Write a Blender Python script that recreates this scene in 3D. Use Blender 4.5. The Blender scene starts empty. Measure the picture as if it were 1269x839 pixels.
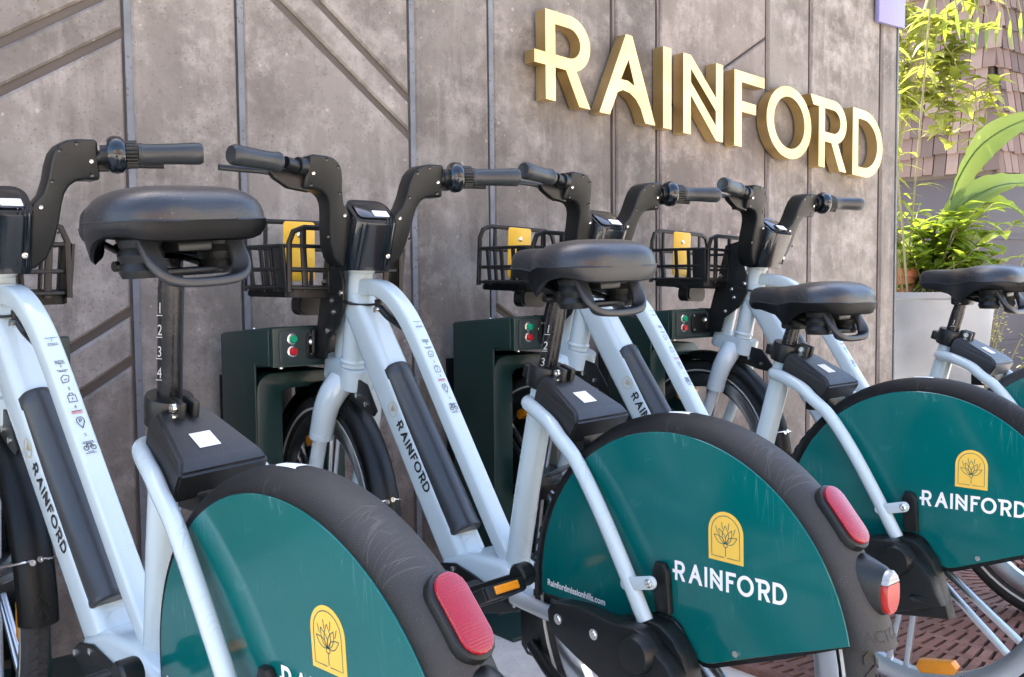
import bpy, bmesh, math, random
from mathutils import Vector, Matrix
random.seed(7)
SC = bpy.context.scene
COL = SC.collection
R = math.radians
V = Vector

# ------------------------------------------------------------------ camera, sky, sun, exposure
# ground frame: X runs along the wall, Y points into the wall, Z up
ZO = 0.025
WA = R(51.0)
PITCH, ROLL = R(3.61), R(-0.5616)
cam = bpy.data.cameras.new('camera'); camo = bpy.data.objects.new('camera', cam); COL.objects.link(camo)
f0 = V((math.cos(WA) * math.cos(PITCH), math.sin(WA) * math.cos(PITCH), -math.sin(PITCH)))
r0 = V((math.sin(WA), -math.cos(WA), 0))
u0 = r0.cross(f0)
c_, s_ = math.cos(ROLL), math.sin(ROLL)
rr = r0 * c_ + u0 * s_; uu = -r0 * s_ + u0 * c_
cm = Matrix((rr, uu, -f0)).transposed().to_4x4(); cm.translation = V((0, 0, 0.8828 + ZO))
camo.matrix_world = cm
cam.lens = 36 * 1266.0 / 1269.0; cam.sensor_width = 36; cam.clip_start = 0.02; cam.clip_end = 2000
SC.camera = camo

SUN_EL, SUN_AZ = R(54), R(8)        # azimuth measured from +Y (behind the wall) towards +X
w = bpy.data.worlds.new('World'); SC.world = w; w.use_nodes = True
nt = w.node_tree; bg = nt.nodes['Background']
sky = nt.nodes.new('ShaderNodeTexSky'); sky.sky_type = 'NISHITA'; sky.sun_disc = False
sky.sun_elevation = SUN_EL; sky.sun_rotation = SUN_AZ; sky.air_density = 1.0; sky.dust_density = 2.5; sky.ozone_density = 1.0
nt.links.new(sky.outputs[0], bg.inputs[0]); bg.inputs[1].default_value = 0.15
sun = bpy.data.lights.new('sun', 'SUN'); suno = bpy.data.objects.new('sun', sun); COL.objects.link(suno)
sun.energy = 3.4; sun.angle = R(0.5); sun.color = (1, 0.94, 0.84)
sd = V((math.sin(SUN_AZ) * math.cos(SUN_EL), math.cos(SUN_AZ) * math.cos(SUN_EL), math.sin(SUN_EL)))
suno.rotation_euler = sd.to_track_quat('Z', 'Y').to_euler(); suno.location = (0, 6, 8)
SC.view_settings.view_transform = 'Standard'; SC.view_settings.look = 'None'; SC.view_settings.gamma = 1
SC.view_settings.exposure = 2.52
SC.cycles.max_bounces = 8; SC.cycles.diffuse_bounces = 4

# ------------------------------------------------------------------ materials
def mat(name, col, rough=.5, metal=0, coat=0, bump=0, bscale=300, spots=None, var=0, vscale=6, spec=.5, trans=0, scratch=None):
    m = bpy.data.materials.new(name); m.use_nodes = True
    n = m.node_tree.nodes; l = m.node_tree.links; b = n['Principled BSDF']
    b.inputs['Base Color'].default_value = (*col, 1); b.inputs['Roughness'].default_value = rough
    b.inputs['Metallic'].default_value = metal; b.inputs['Coat Weight'].default_value = coat
    b.inputs['Coat Roughness'].default_value = .08; b.inputs['Specular IOR Level'].default_value = spec
    b.inputs['Transmission Weight'].default_value = trans
    tc = n.new('ShaderNodeTexCoord')
    out = None
    if var:
        no = n.new('ShaderNodeTexNoise'); no.inputs['Scale'].default_value = vscale; no.inputs['Detail'].default_value = 6
        l.new(tc.outputs['Object'], no.inputs['Vector'])
        mx = n.new('ShaderNodeMix'); mx.data_type = 'RGBA'
        mx.inputs['A'].default_value = (*[c * (1 - var) for c in col], 1); mx.inputs['B'].default_value = (*[min(1, c * (1 + var)) for c in col], 1)
        l.new(no.outputs['Fac'], mx.inputs['Factor']); out = mx.outputs['Result']
        mr = n.new('ShaderNodeMapRange'); mr.inputs['To Min'].default_value = max(0, rough - .12); mr.inputs['To Max'].default_value = min(1, rough + .12)
        l.new(no.outputs['Fac'], mr.inputs['Value']); l.new(mr.outputs['Result'], b.inputs['Roughness'])
    if spots:
        vo = n.new('ShaderNodeTexVoronoi'); vo.inputs['Scale'].default_value = spots[0]; l.new(tc.outputs['Object'], vo.inputs['Vector'])
        n2 = n.new('ShaderNodeTexNoise'); n2.inputs['Scale'].default_value = spots[0] * .08; l.new(tc.outputs['Object'], n2.inputs['Vector'])
        ml = n.new('ShaderNodeMath'); ml.operation = 'MULTIPLY'; l.new(n2.outputs['Fac'], ml.inputs[0]); ml.inputs[1].default_value = spots[1]
        lt = n.new('ShaderNodeMath'); lt.operation = 'LESS_THAN'; l.new(vo.outputs['Distance'], lt.inputs[0]); l.new(ml.outputs[0], lt.inputs[1])
        m2 = n.new('ShaderNodeMix'); m2.data_type = 'RGBA'
        if out: l.new(out, m2.inputs['A'])
        else: m2.inputs['A'].default_value = (*col, 1)
        m2.inputs['B'].default_value = (*spots[2], 1)
        sc = n.new('ShaderNodeMath'); sc.operation = 'MULTIPLY'; l.new(lt.outputs[0], sc.inputs[0]); sc.inputs[1].default_value = spots[3]
        l.new(sc.outputs[0], m2.inputs['Factor']); out = m2.outputs['Result']
    if scratch:
        for sc_, ang in ((scratch[0], .5), (scratch[0] * .7, -1.1)):
            mp = n.new('ShaderNodeMapping'); mp.inputs['Scale'].default_value = (sc_ * 9, sc_, sc_); mp.inputs['Rotation'].default_value = (.3, ang, .2); l.new(tc.outputs['Object'], mp.inputs['Vector'])
            vo = n.new('ShaderNodeTexVoronoi'); vo.feature = 'DISTANCE_TO_EDGE'; vo.inputs['Scale'].default_value = 1; l.new(mp.outputs[0], vo.inputs['Vector'])
            lt = n.new('ShaderNodeMath'); lt.operation = 'LESS_THAN'; l.new(vo.outputs['Distance'], lt.inputs[0]); lt.inputs[1].default_value = .012
            nz = n.new('ShaderNodeTexNoise'); nz.inputs['Scale'].default_value = 14; l.new(tc.outputs['Object'], nz.inputs['Vector'])
            gt = n.new('ShaderNodeMapRange'); gt.inputs['From Min'].default_value = .55; gt.inputs['From Max'].default_value = .72; l.new(nz.outputs['Fac'], gt.inputs['Value'])
            ml = n.new('ShaderNodeMath'); ml.operation = 'MULTIPLY'; l.new(lt.outputs[0], ml.inputs[0]); l.new(gt.outputs[0], ml.inputs[1])
            m2 = n.new('ShaderNodeMath'); m2.operation = 'MULTIPLY'; l.new(ml.outputs[0], m2.inputs[0]); m2.inputs[1].default_value = scratch[2]
            mx = n.new('ShaderNodeMix'); mx.data_type = 'RGBA'
            if out: l.new(out, mx.inputs['A'])
            else: mx.inputs['A'].default_value = (*col, 1)
            mx.inputs['B'].default_value = (*scratch[1], 1); l.new(m2.outputs[0], mx.inputs['Factor']); out = mx.outputs['Result']
    if out: l.new(out, b.inputs['Base Color'])
    if bump:
        nb = n.new('ShaderNodeTexNoise'); nb.inputs['Scale'].default_value = bscale; nb.inputs['Detail'].default_value = 3
        l.new(tc.outputs['Object'], nb.inputs['Vector'])
        bp = n.new('ShaderNodeBump'); bp.inputs['Strength'].default_value = bump; bp.inputs['Distance'].default_value = .002
        l.new(nb.outputs['Fac'], bp.inputs['Height']); l.new(bp.outputs['Normal'], b.inputs['Normal'])
    return m

PAINT = mat('pale_frame_paint', (.475, .56, .585), .2, coat=.7, var=.05, vscale=9, spots=(260, .08, (.3, .33, .33), .4), scratch=(8, (.25, .29, .30), .35))
TEAL = mat('teal_panel', (.0, .106, .101), .15, coat=.4, var=.14, vscale=7, spots=(190, .10, (.2, .3, .28), .28), spec=.35, scratch=(7, (.12, .25, .24), .35))
FENDER = mat('grey_fender_plastic', (.043, .043, .0425), .5, spec=.35, bump=.35, bscale=900, var=.3, vscale=9, spots=(330, .22, (.25, .24, .23), .35), scratch=(9, (.15, .145, .14), .36))
BLACK = mat('black_plastic', (.006, .0075, .0075), .38, spec=.4, bump=.15, bscale=700, var=.25, vscale=16, spots=(200, .12, (.2, .2, .19), .4))
BOXTOP = mat('lock_box_plastic', (.010, .011, .012), .36, bump=.3, bscale=600, var=.2, vscale=12, spots=(240, .16, (.22, .22, .21), .5))
GLOSS = mat('gloss_black', (.004, .007, .010), .13, coat=.3)
GRIP = mat('grip_rubber', (.024, .028, .03), .36, bump=.15, bscale=500, var=.2, vscale=20)
SADDLE = mat('saddle_vinyl', (.016, .018, .022), .32, bump=.22, bscale=420, var=.18, vscale=12, spots=(110, .16, (.3, .3, .32), .5))
SKIRT = mat('saddle_skirt_plastic', (.018, .020, .023), .42, bump=.1, bscale=500)
STEEL = mat('bolt_steel', (.75, .74, .70), .25, 1)
ALU = mat('silver_alloy', (.62, .66, .70), .32, 1, var=.08, vscale=10)
SILVERP = mat('silver_paint', (.5, .53, .55), .35, .3, coat=.3)
TYRE = mat('tyre_rubber', (.022, .022, .022), .8, bump=.5, bscale=250, var=.3, vscale=30)
STRIPE = mat('reflective_tyre_stripe', (.6, .6, .56), .4)
WHITE = mat('white_print', (.82, .82, .8), .45)
FADED = mat('faded_white_print', (.42, .42, .41), .5)
WORN = mat('worn_white_sticker', (.72, .73, .71), .5, var=.15, vscale=60)
INK = mat('dark_print', (.008, .009, .011), .5)
REDINK = mat('red_print', (.55, .06, .06), .5)
GOLDINK = mat('gold_print', (.45, .36, .16), .45)
YELLOW = mat('yellow_badge', (.80, .50, .08), .4, var=.04, vscale=20)
LOGOLINE = mat('badge_line', (.03, .11, .09), .5)
YPLATE = mat('yellow_plate_paint', (.82, .46, .03), .4, coat=.2, var=.10, vscale=25)
DOCK = mat('dock_dark_metal', (.007, .030, .026), .38, coat=.1, var=.25, vscale=5, bump=.06, bscale=300)
DOCKIN = mat('dock_panel_grey', (.026, .042, .039), .45, bump=.1, bscale=400)
GREEN = mat('green_button', (.0, .33, .15), .25, coat=.5)
REDB = mat('red_button', (.5, .01, .015), .25, coat=.5)

def lens_mat(name, col, rough, sc):
    m = mat(name, col, rough, coat=.8)
    n = m.node_tree.nodes; l = m.node_tree.links; b = n['Principled BSDF']
    b.inputs['Subsurface Weight'].default_value = .05; b.inputs['Coat Weight'].default_value = .35; b.inputs['Subsurface Radius'].default_value = (.01, .004, .002)
    tc = n.new('ShaderNodeTexCoord'); vo = n.new('ShaderNodeTexVoronoi'); vo.inputs['Scale'].default_value = sc
    vo.inputs['Randomness'].default_value = .25
    l.new(tc.outputs['Object'], vo.inputs['Vector'])
    bp = n.new('ShaderNodeBump'); bp.inputs['Strength'].default_value = .22; bp.inputs['Distance'].default_value = .002
    l.new(vo.outputs['Distance'], bp.inputs['Height']); l.new(bp.outputs['Normal'], b.inputs['Normal'])
    mx = n.new('ShaderNodeMix'); mx.data_type = 'RGBA'; mx.inputs['A'].default_value = (*col, 1)
    mx.inputs['B'].default_value = (*[c * .6 for c in col], 1); l.new(vo.outputs['Distance'], mx.inputs['Factor']); l.new(mx.outputs['Result'], b.inputs['Base Color'])
    return m
REDL = lens_mat('red_reflector_lens', (.30, .002, .014), .22, 420)
REDT = lens_mat('red_light_lens', (.40, .008, .003), .25, 380)
CLEARL = lens_mat('clear_light_lens', (.30, .32, .33), .12, 200)
ORANGE = lens_mat('orange_reflector_lens', (.95, .34, .008), .3, 300)

def gold_mat():
    m = mat('brushed_brass', (.70, .50, .20), .34, 1)
    n = m.node_tree.nodes; l = m.node_tree.links; b = n['Principled BSDF']
    tc = n.new('ShaderNodeTexCoord'); mp = n.new('ShaderNodeMapping'); mp.inputs['Scale'].default_value = (1.5, 60, 60)
    no = n.new('ShaderNodeTexNoise'); no.inputs['Scale'].default_value = 8; no.inputs['Detail'].default_value = 4
    l.new(tc.outputs['Object'], mp.inputs['Vector']); l.new(mp.outputs[0], no.inputs['Vector'])
    mr = n.new('ShaderNodeMapRange'); mr.inputs['To Min'].default_value = .26; mr.inputs['To Max'].default_value = .46
    l.new(no.outputs['Fac'], mr.inputs['Value']); l.new(mr.outputs[0], b.inputs['Roughness'])
    n2 = n.new('ShaderNodeTexNoise'); n2.inputs['Scale'].default_value = 7; l.new(tc.outputs['Object'], n2.inputs['Vector'])
    mx = n.new('ShaderNodeMix'); mx.data_type = 'RGBA'; mx.inputs['A'].default_value = (.55, .39, .14, 1); mx.inputs['B'].default_value = (.84, .68, .39, 1)
    l.new(n2.outputs['Fac'], mx.inputs['Factor']); l.new(mx.outputs['Result'], b.inputs['Base Color'])
    return m
BRASS = gold_mat()

def concrete_mat(name, base, light, dark, streak=True):
    m = bpy.data.materials.new(name); m.use_nodes = True
    n = m.node_tree.nodes; l = m.node_tree.links; b = n['Principled BSDF']
    geo = n.new('ShaderNodeNewGeometry')
    def noise(scale, vec=(1, 1, 1), detail=8, rough=.6):
        mp = n.new('ShaderNodeMapping'); mp.inputs['Scale'].default_value = vec; l.new(geo.outputs['Position'], mp.inputs['Vector'])
        no = n.new('ShaderNodeTexNoise'); no.inputs['Scale'].default_value = scale; no.inputs['Detail'].default_value = detail; no.inputs['Roughness'].default_value = rough
        l.new(mp.outputs[0], no.inputs['Vector']); return no.outputs['Fac']
    def ramp(fac, p0, p1):
        mr = n.new('ShaderNodeMapRange'); mr.inputs['From Min'].default_value = p0; mr.inputs['From Max'].default_value = p1; mr.clamp = True
        l.new(fac, mr.inputs['Value']); return mr.outputs['Result']
    def mix(a, bcol, fac, amt=1.0):
        mx = n.new('ShaderNodeMix'); mx.data_type = 'RGBA'
        if isinstance(a, tuple): mx.inputs['A'].default_value = (*a, 1)
        else: l.new(a, mx.inputs['A'])
        if isinstance(bcol, tuple): mx.inputs['B'].default_value = (*bcol, 1)
        else: l.new(bcol, mx.inputs['B'])
        k = n.new('ShaderNodeMath'); k.operation = 'MULTIPLY'; l.new(fac, k.inputs[0]); k.inputs[1].default_value = amt; l.new(k.outputs[0], mx.inputs['Factor'])
        return mx.outputs['Result']
    c = mix(dark, base, ramp(noise(2.6, detail=10, rough=.68), .38, .60))
    c = mix(c, light, ramp(noise(6.5, detail=12, rough=.75), .48, .68), .8)
    c = mix(c, tuple(x * .8 for x in dark), ramp(noise(9.5, (1, 1, .6), 12, .8), .54, .68), .7)
    if streak:
        c = mix(c, light, ramp(noise(14, (1, 1, .12), 6, .65), .56, .78), .55)
        c = mix(c, dark, ramp(noise(22, (1, 1, .08), 5), .58, .8), .6)
    c = mix(c, dark, ramp(noise(38, detail=6, rough=.75), .56, .72), .55)
    vo = n.new('ShaderNodeTexVoronoi'); vo.inputs['Scale'].default_value = 26; l.new(geo.outputs['Position'], vo.inputs['Vector'])
    th = n.new('ShaderNodeMath'); th.operation = 'MULTIPLY'; l.new(ramp(noise(7), .48, .72), th.inputs[0]); th.inputs[1].default_value = .22
    lt = n.new('ShaderNodeMath'); lt.operation = 'LESS_THAN'; l.new(vo.outputs['Distance'], lt.inputs[0]); l.new(th.outputs[0], lt.inputs[1])
    c = mix(c, tuple(min(.8, x * 1.9) for x in light), lt.outputs[0], .2)
    vo2 = n.new('ShaderNodeTexVoronoi'); vo2.inputs['Scale'].default_value = 75; l.new(geo.outputs['Position'], vo2.inputs['Vector'])
    th2 = n.new('ShaderNodeMath'); th2.operation = 'MULTIPLY'; l.new(noise(11), th2.inputs[0]); th2.inputs[1].default_value = .3
    lt2 = n.new('ShaderNodeMath'); lt2.operation = 'LESS_THAN'; l.new(vo2.outputs['Distance'], lt2.inputs[0]); l.new(th2.outputs[0], lt2.inputs[1])
    c = mix(c, tuple(x * .55 for x in dark), lt2.outputs[0], .5)
    oi = n.new('ShaderNodeObjectInfo'); rv = n.new('ShaderNodeMapRange'); rv.inputs['To Min'].default_value = .84; rv.inputs['To Max'].default_value = 1.10
    l.new(oi.outputs['Random'], rv.inputs['Value']); hs = n.new('ShaderNodeHueSaturation'); l.new(c, hs.inputs['Color']); l.new(rv.outputs['Result'], hs.inputs['Value'])
    if streak:
        dp = ramp(noise(9, (1, 1, .035), 4, .5), .52, .70); k2 = n.new('ShaderNodeMapRange'); k2.inputs['To Min'].default_value = 1.0; k2.inputs['To Max'].default_value = .80
        l.new(dp, k2.inputs['Value']); h2 = n.new('ShaderNodeHueSaturation'); l.new(hs.outputs[0], h2.inputs['Color']); l.new(k2.outputs['Result'], h2.inputs['Value']); hs = h2
    l.new(hs.outputs[0], b.inputs['Base Color']); b.inputs['Roughness'].default_value = .75
    bp = n.new('ShaderNodeBump'); bp.inputs['Strength'].default_value = .35; bp.inputs['Distance'].default_value = .004
    l.new(noise(60, detail=8), bp.inputs['Height']); l.new(bp.outputs['Normal'], b.inputs['Normal'])
    return m
CONC = concrete_mat('weathered_concrete', (.212, .190, .166), (.375, .345, .31), (.118, .101, .086))
CONC2 = concrete_mat('weathered_concrete_darker', (.205, .178, .157), (.34, .30, .27), (.125, .105, .09))
STRIP = mat('grey_blue_joint_strip', (.170, .182, .198), .75, 0, var=.5, vscale=11, spots=(70, .42, (.12, .095, .085), .7), spec=.25)
STRIP2 = mat('brown_grey_joint_strip', (.15, .125, .115), .8, 0, var=.5, vscale=11, spec=.2)
GROOVE = mat('joint_shadow_concrete', (.095, .080, .068), .9, var=.3, vscale=10)
PAVE = concrete_mat('pavement_concrete', (.62, .56, .48), (.70, .65, .57), (.48, .43, .37), False)
RUST = concrete_mat('rusty_iron', (.225, .105, .075), (.35, .19, .14), (.13, .062, .046), False)
PIT = mat('dark_soil', (.02, .015, .013), .9)
LAV = mat('lavender_sign_face', (.22, .21, .40), .4, var=.08, vscale=3)
GALV = mat('pale_planter_zinc', (.20, .215, .235), .42, .3, var=.45, vscale=4.5)  # base colour darkened in place of shade falling on the planter
SOIL = mat('potting_soil', (.05, .035, .025), .9, var=.4, vscale=40)
TERRA = mat('terracotta', (.55, .2, .1), .7, var=.15, vscale=10)
DARKW = mat('dark_purple_siding', (.045, .038, .05), .6, var=.2, vscale=4)
SHING = [mat('weathered_shingle', c, .8, var=.3, vscale=14, bump=.5, bscale=60) for c in ((.15, .10, .083), (.095, .066, .056), (.21, .148, .124))]
def leaf_mat(name, col, tcol):
    m = mat(name, col, .4, var=.3, vscale=5)
    n = m.node_tree.nodes; l = m.node_tree.links; b = n['Principled BSDF']
    tr = n.new('ShaderNodeBsdfTranslucent'); tr.inputs['Color'].default_value = (*tcol, 1)
    ad = n.new('ShaderNodeMixShader'); ad.inputs[0].default_value = .42
    l.new(b.outputs[0], ad.inputs[1]); l.new(tr.outputs[0], ad.inputs[2]); l.new(ad.outputs[0], n['Material Output'].inputs['Surface'])
    return m
LEAF = leaf_mat('bright_leaf', (.11, .17, .015), (.36, .46, .04))
LEAF2 = leaf_mat('banana_leaf', (.11, .18, .03), (.34, .44, .08))
LEAF3 = leaf_mat('yellow_leaf', (.15, .18, .02), (.42, .44, .07))
STEM = mat('plant_stem', (.20, .18, .08), .6, var=.2, vscale=20)
SPRIG = leaf_mat('cream_blossom', (.45, .40, .14), (.5, .45, .2))

# ------------------------------------------------------------------ mesh building
class MB:
    def __init__(s, tf=None): s.bm = bmesh.new(); s.tf = tf
    def v(s, p): return s.bm.verts.new(V(p))
    def loft(s, rings, closed=True, caps=True):
        vs = [[s.v(p) for p in r] for r in rings]; n = len(vs[0])
        for a, b in zip(vs, vs[1:]):
            for i in range(n if closed else n - 1):
                j = (i + 1) % n; s.bm.faces.new((a[i], a[j], b[j], b[i]))
        if caps and closed:
            s.bm.faces.new(vs[0][::-1]); s.bm.faces.new(vs[-1])
        return s
    def sweep(s, path, sec, ref=(0, 1, 0), scale=None, caps=True):
        path = [V(p) for p in path]; rings = []; ref = V(ref)
        for i, p in enumerate(path):
            t = (path[min(i + 1, len(path) - 1)] - path[max(i - 1, 0)]).normalized()
            b = t.cross(ref); b = b.normalized() if b.length > 1e-6 else t.orthogonal().normalized(); a = b.cross(t).normalized()
            k = scale[i] if scale else 1
            rings.append([p + a * (x * k) + b * (y * k) for x, y in sec])
        return s.loft(rings, True, caps)
    def tube(s, path, r, n=12, ref=(0, 1, 0), scale=None):
        return s.sweep(path, circ(r, n), ref, scale)
    def rod(s, a, b, r, n=10):
        a, b = V(a), V(b); t = (b - a); ref = t.orthogonal()
        return s.sweep([a, b], circ(r, n), ref)
    def lathe(s, o, d, prof, n=24):
        o = V(o); d = V(d).normalized(); a = d.orthogonal().normalized(); b = d.cross(a)
        rings = [[o + d * h + (a * math.cos(k * 2 * math.pi / n) + b * math.sin(k * 2 * math.pi / n)) * max(r, 1e-5) for k in range(n)] for r, h in prof]
        return s.loft(rings, True, True)
    def prism(s, pts, ext, bev=0, seg=2):
        ext = V(ext); a = [s.v(p) for p in pts]; b = [s.v(V(p) + ext) for p in pts]; n = len(pts)
        fs = [s.bm.faces.new(a[::-1]), s.bm.faces.new(b)]
        for i in range(n):
            j = (i + 1) % n; fs.append(s.bm.faces.new((a[i], a[j], b[j], b[i])))
        bmesh.ops.recalc_face_normals(s.bm, faces=fs)
        if bev:
            es = set()
            for f in fs[:2]: es.update(f.edges)
            bmesh.ops.bevel(s.bm, geom=list(es), offset=bev, segments=seg, affect='EDGES', profile=.5, clamp_overlap=True)
        return s
    def box(s, c, sz, M=None, bev=0):
        c = V(c); h = V(sz) / 2; M = M or Matrix.Identity(3)
        vs = [s.v(c + M @ V((x * h.x, y * h.y, z * h.z))) for x in (-1, 1) for y in (-1, 1) for z in (-1, 1)]
        fs = [s.bm.faces.new([vs[i] for i in q]) for q in ((0, 1, 3, 2), (4, 6, 7, 5), (0, 4, 5, 1), (2, 3, 7, 6), (0, 2, 6, 4), (1, 5, 7, 3))]
        if bev:
            es = set(); [es.update(f.edges) for f in fs]
            bmesh.ops.bevel(s.bm, geom=list(es), offset=bev, segments=2, affect='EDGES', profile=.5, clamp_overlap=True)
        return s
    def quad(s, *p): s.bm.faces.new([s.v(q) for q in p]); return s
    def raw(s, vs, fs):
        b = [s.v(p) for p in vs]
        for f in fs:
            try: s.bm.faces.new([b[i] for i in f])
            except ValueError: pass
        return s
    def mesh(s, name, m, recalc=True, sharp=38):
        if s.tf:
            for v in s.bm.verts: v.co = s.tf(v.co)
        if recalc: bmesh.ops.recalc_face_normals(s.bm, faces=s.bm.faces)
        me = bpy.data.meshes.new(name); s.bm.to_mesh(me); s.bm.free()
        me.polygons.foreach_set('use_smooth', [True] * len(me.polygons))
        me.set_sharp_from_angle(angle=R(sharp)); me.materials.append(m); return me
def circ(r, n=12, ry=None):
    ry = ry or r
    return [(r * math.cos(2 * math.pi * i / n), ry * math.sin(2 * math.pi * i / n)) for i in range(n)]
def rrect(w_, h_, r, k=3):
    out = []
    for cx, cy, a0 in ((w_ / 2 - r, h_ / 2 - r, 0), (-w_ / 2 + r, h_ / 2 - r, 90), (-w_ / 2 + r, -h_ / 2 + r, 180), (w_ / 2 - r, -h_ / 2 + r, 270)):
        for i in range(k + 1):
            a = R(a0 + 90 * i / k); out.append((cx + r * math.cos(a), cy + r * math.sin(a)))
    return out
def cr(pts, k=5, closed=False):
    P = [V(p) for p in pts]; n = len(P); out = []
    rng = range(n) if closed else range(n - 1)
    for i in rng:
        p1, p2 = P[i], P[(i + 1) % n]
        p0 = P[(i - 1) % n] if (closed or i > 0) else p1 * 2 - p2
        p3 = P[(i + 2) % n] if (closed or i + 2 < n) else p2 * 2 - p1
        for j in range(k):
            t = j / k
            out.append(.5 * ((2 * p1) + (p2 - p0) * t + (2 * p0 - 5 * p1 + 4 * p2 - p3) * t * t + (3 * p1 - p0 - 3 * p2 + p3) * t ** 3))
    if not closed: out.append(P[-1])
    return out
def ob(name, me, parent=None, **kw):
    o = bpy.data.objects.new(name, me); COL.objects.link(o)
    if parent: o.parent = parent
    for k, v in kw.items(): o[k] = v
    return o
def empty(name, loc=(0, 0, 0), **kw):
    o = bpy.data.objects.new(name, None); COL.objects.link(o); o.location = loc; o.empty_display_size = .1
    for k, v in kw.items(): o[k] = v
    return o

# flat lettering -----------------------------------------------------
def curve_mesh(cu):
    o = bpy.data.objects.new('tmp', cu); COL.objects.link(o)
    dg = bpy.context.evaluated_depsgraph_get(); me = bpy.data.meshes.new_from_object(o.evaluated_get(dg))
    vs = [v.co.copy() for v in me.vertices]; fs = [tuple(p.vertices) for p in me.polygons]
    bpy.data.objects.remove(o); bpy.data.meshes.remove(me); bpy.data.curves.remove(cu)
    return vs, fs
def text_geo(body, size, extrude=0, off=0):
    cu = bpy.data.curves.new('t', 'FONT'); cu.body = body; cu.size = size; cu.extrude = extrude; cu.resolution_u = 3; cu.offset = off
    return curve_mesh(cu)
def arcp(cx, cy, rx, ry, a0, a1, n=10): return [(cx + rx * math.cos(R(a0 + (a1 - a0) * i / n)), cy + ry * math.sin(R(a0 + (a1 - a0) * i / n))) for i in range(n + 1)]
T = .142
GL = {
 'I': (T, [[(0, 0), (T, 0), (T, 1), (0, 1)]]),
 'F': (.60, [[(0, 0), (T, 0), (T, .47), (.43, .47), (.43, .61), (T, .61), (T, .86), (.60, .86), (.60, 1), (0, 1)]]),
 'O': (1.0, [arcp(.5, .5, .5, .5, 0, 350, 35), arcp(.5, .5, .345, .36, 0, 350, 35)]),
 'D': (.80, [[(0, 0), (.3, 0)] + arcp(.3, .5, .50, .5, -88, 88, 20) + [(.3, 1), (0, 1)], [(T, .14), (.29, .14)] + arcp(.29, .5, .365, .36, -86, 86, 18) + [(.29, .86), (T, .86)]]),
 'A': (.90, [[(0, 0), (.16, 0), (.285, .29), (.37, .33), (.48, .315), (.58, .26), (.66, .16), (.73, 0), (.90, 0), (.52, 1), (.42, 1)], [(.335, .45), (.45, .455), (.56, .41), (.462, .71)]]),
 'N': (.78, [[(0, 0), (T, 0), (T, .50), (.78 - T, 0), (.78, 0), (.78, 1), (.78 - T, 1), (.78 - T, .55), (T, 1), (0, 1)], [(T + .002, .66), (T + .002, .83), (.778 - T, .38), (.778 - T, .19)]]),
 'R': (.68, [[(0, 0), (T, 0), (T, .38), (.30, .38), (.50, 0), (.67, 0), (.455, .395)] + arcp(.36, .69, .31, .31, -68, 88, 14) + [(.36, 1), (0, 1), (0, .52), (-.16, .52), (-.16, .38), (0, .38)], [(T, .52), (.35, .52)] + arcp(.35, .69, .17, .17, -85, 85, 10) + [(.35, .86), (T, .86)]]),
 'r': (.68, [[(0, 0), (T, 0), (T, .38), (.30, .38), (.50, 0), (.67, 0), (.455, .395)] + arcp(.36, .69, .31, .31, -68, 88, 14) + [(.36, 1), (-.20, 1), (-.13, .86), (0, .86)], [(T, .52), (.35, .52)] + arcp(.35, .69, .17, .17, -85, 85, 10) + [(.35, .86), (T, .86)]]),
}
def glyph_geo(ch, extrude=0, bevel=0, off=0):
    cu = bpy.data.curves.new('g', 'CURVE'); cu.dimensions = '2D'; cu.fill_mode = 'BOTH'; cu.extrude = extrude; cu.bevel_depth = bevel; cu.offset = off
    for poly in GL[ch][1]:
        sp = cu.splines.new('POLY'); sp.points.add(len(poly) - 1); sp.use_cyclic_u = True
        for p, q in zip(sp.points, poly): p.co = (q[0], q[1], 0, 1)
    return curve_mesh(cu)
WORD = [('R', 0.0), ('A', .95), ('I', 2.05), ('N', 2.42), ('F', 3.46), ('O', 4.17), ('r', 5.48), ('D', 6.35)]
WORDW = 7.15
def word_geo(off=0):
    vs, fs = [], []
    for ch, x in WORD:
        a, b = glyph_geo(ch, off=off); k = len(vs)
        vs += [V((p.x + x, p.y, 0)) for p in a]; fs += [tuple(i + k for i in f) for f in b]
    return vs, fs
WG = word_geo(); WGB = word_geo(.022)
def decal(geo, o, xd, yd, m, name, parent, lift=0, tf=None, label=None):
    o, xd, yd = V(o), V(xd), V(yd); nn = xd.cross(yd).normalized()
    mb = MB(tf); mb.raw([o + xd * p.x + yd * p.y + nn * (p.z + lift) for p in geo[0]], geo[1])
    x = ob(name, mb.mesh(name, m, recalc=False), parent)
    if label: x['label'] = label
    return x
def ribbon(polys, wd):
    vs, fs = [], []
    for pl in polys:
        pl = [V((p[0], p[1], 0)) for p in pl]; k = len(vs); n = len(pl)
        for i, p in enumerate(pl):
            t = (pl[min(i + 1, n - 1)] - pl[max(i - 1, 0)]); t = t.normalized() if t.length else V((1, 0, 0)); q = V((-t.y, t.x, 0)) * wd / 2
            vs += [p + q, p - q]
        for i in range(n - 1): fs.append((k + 2 * i, k + 2 * i + 1, k + 2 * i + 3, k + 2 * i + 2))
    return vs, fs
# ------------------------------------------------------------------ ground
WD = 2.53                                    # the wall face
m = MB(); m.quad((-300, -300, 0), (300, -300, 0), (300, 300, 0), (-300, 300, 0)); ob('pavement', m.mesh('pavement', PAVE), kind='structure')
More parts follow.
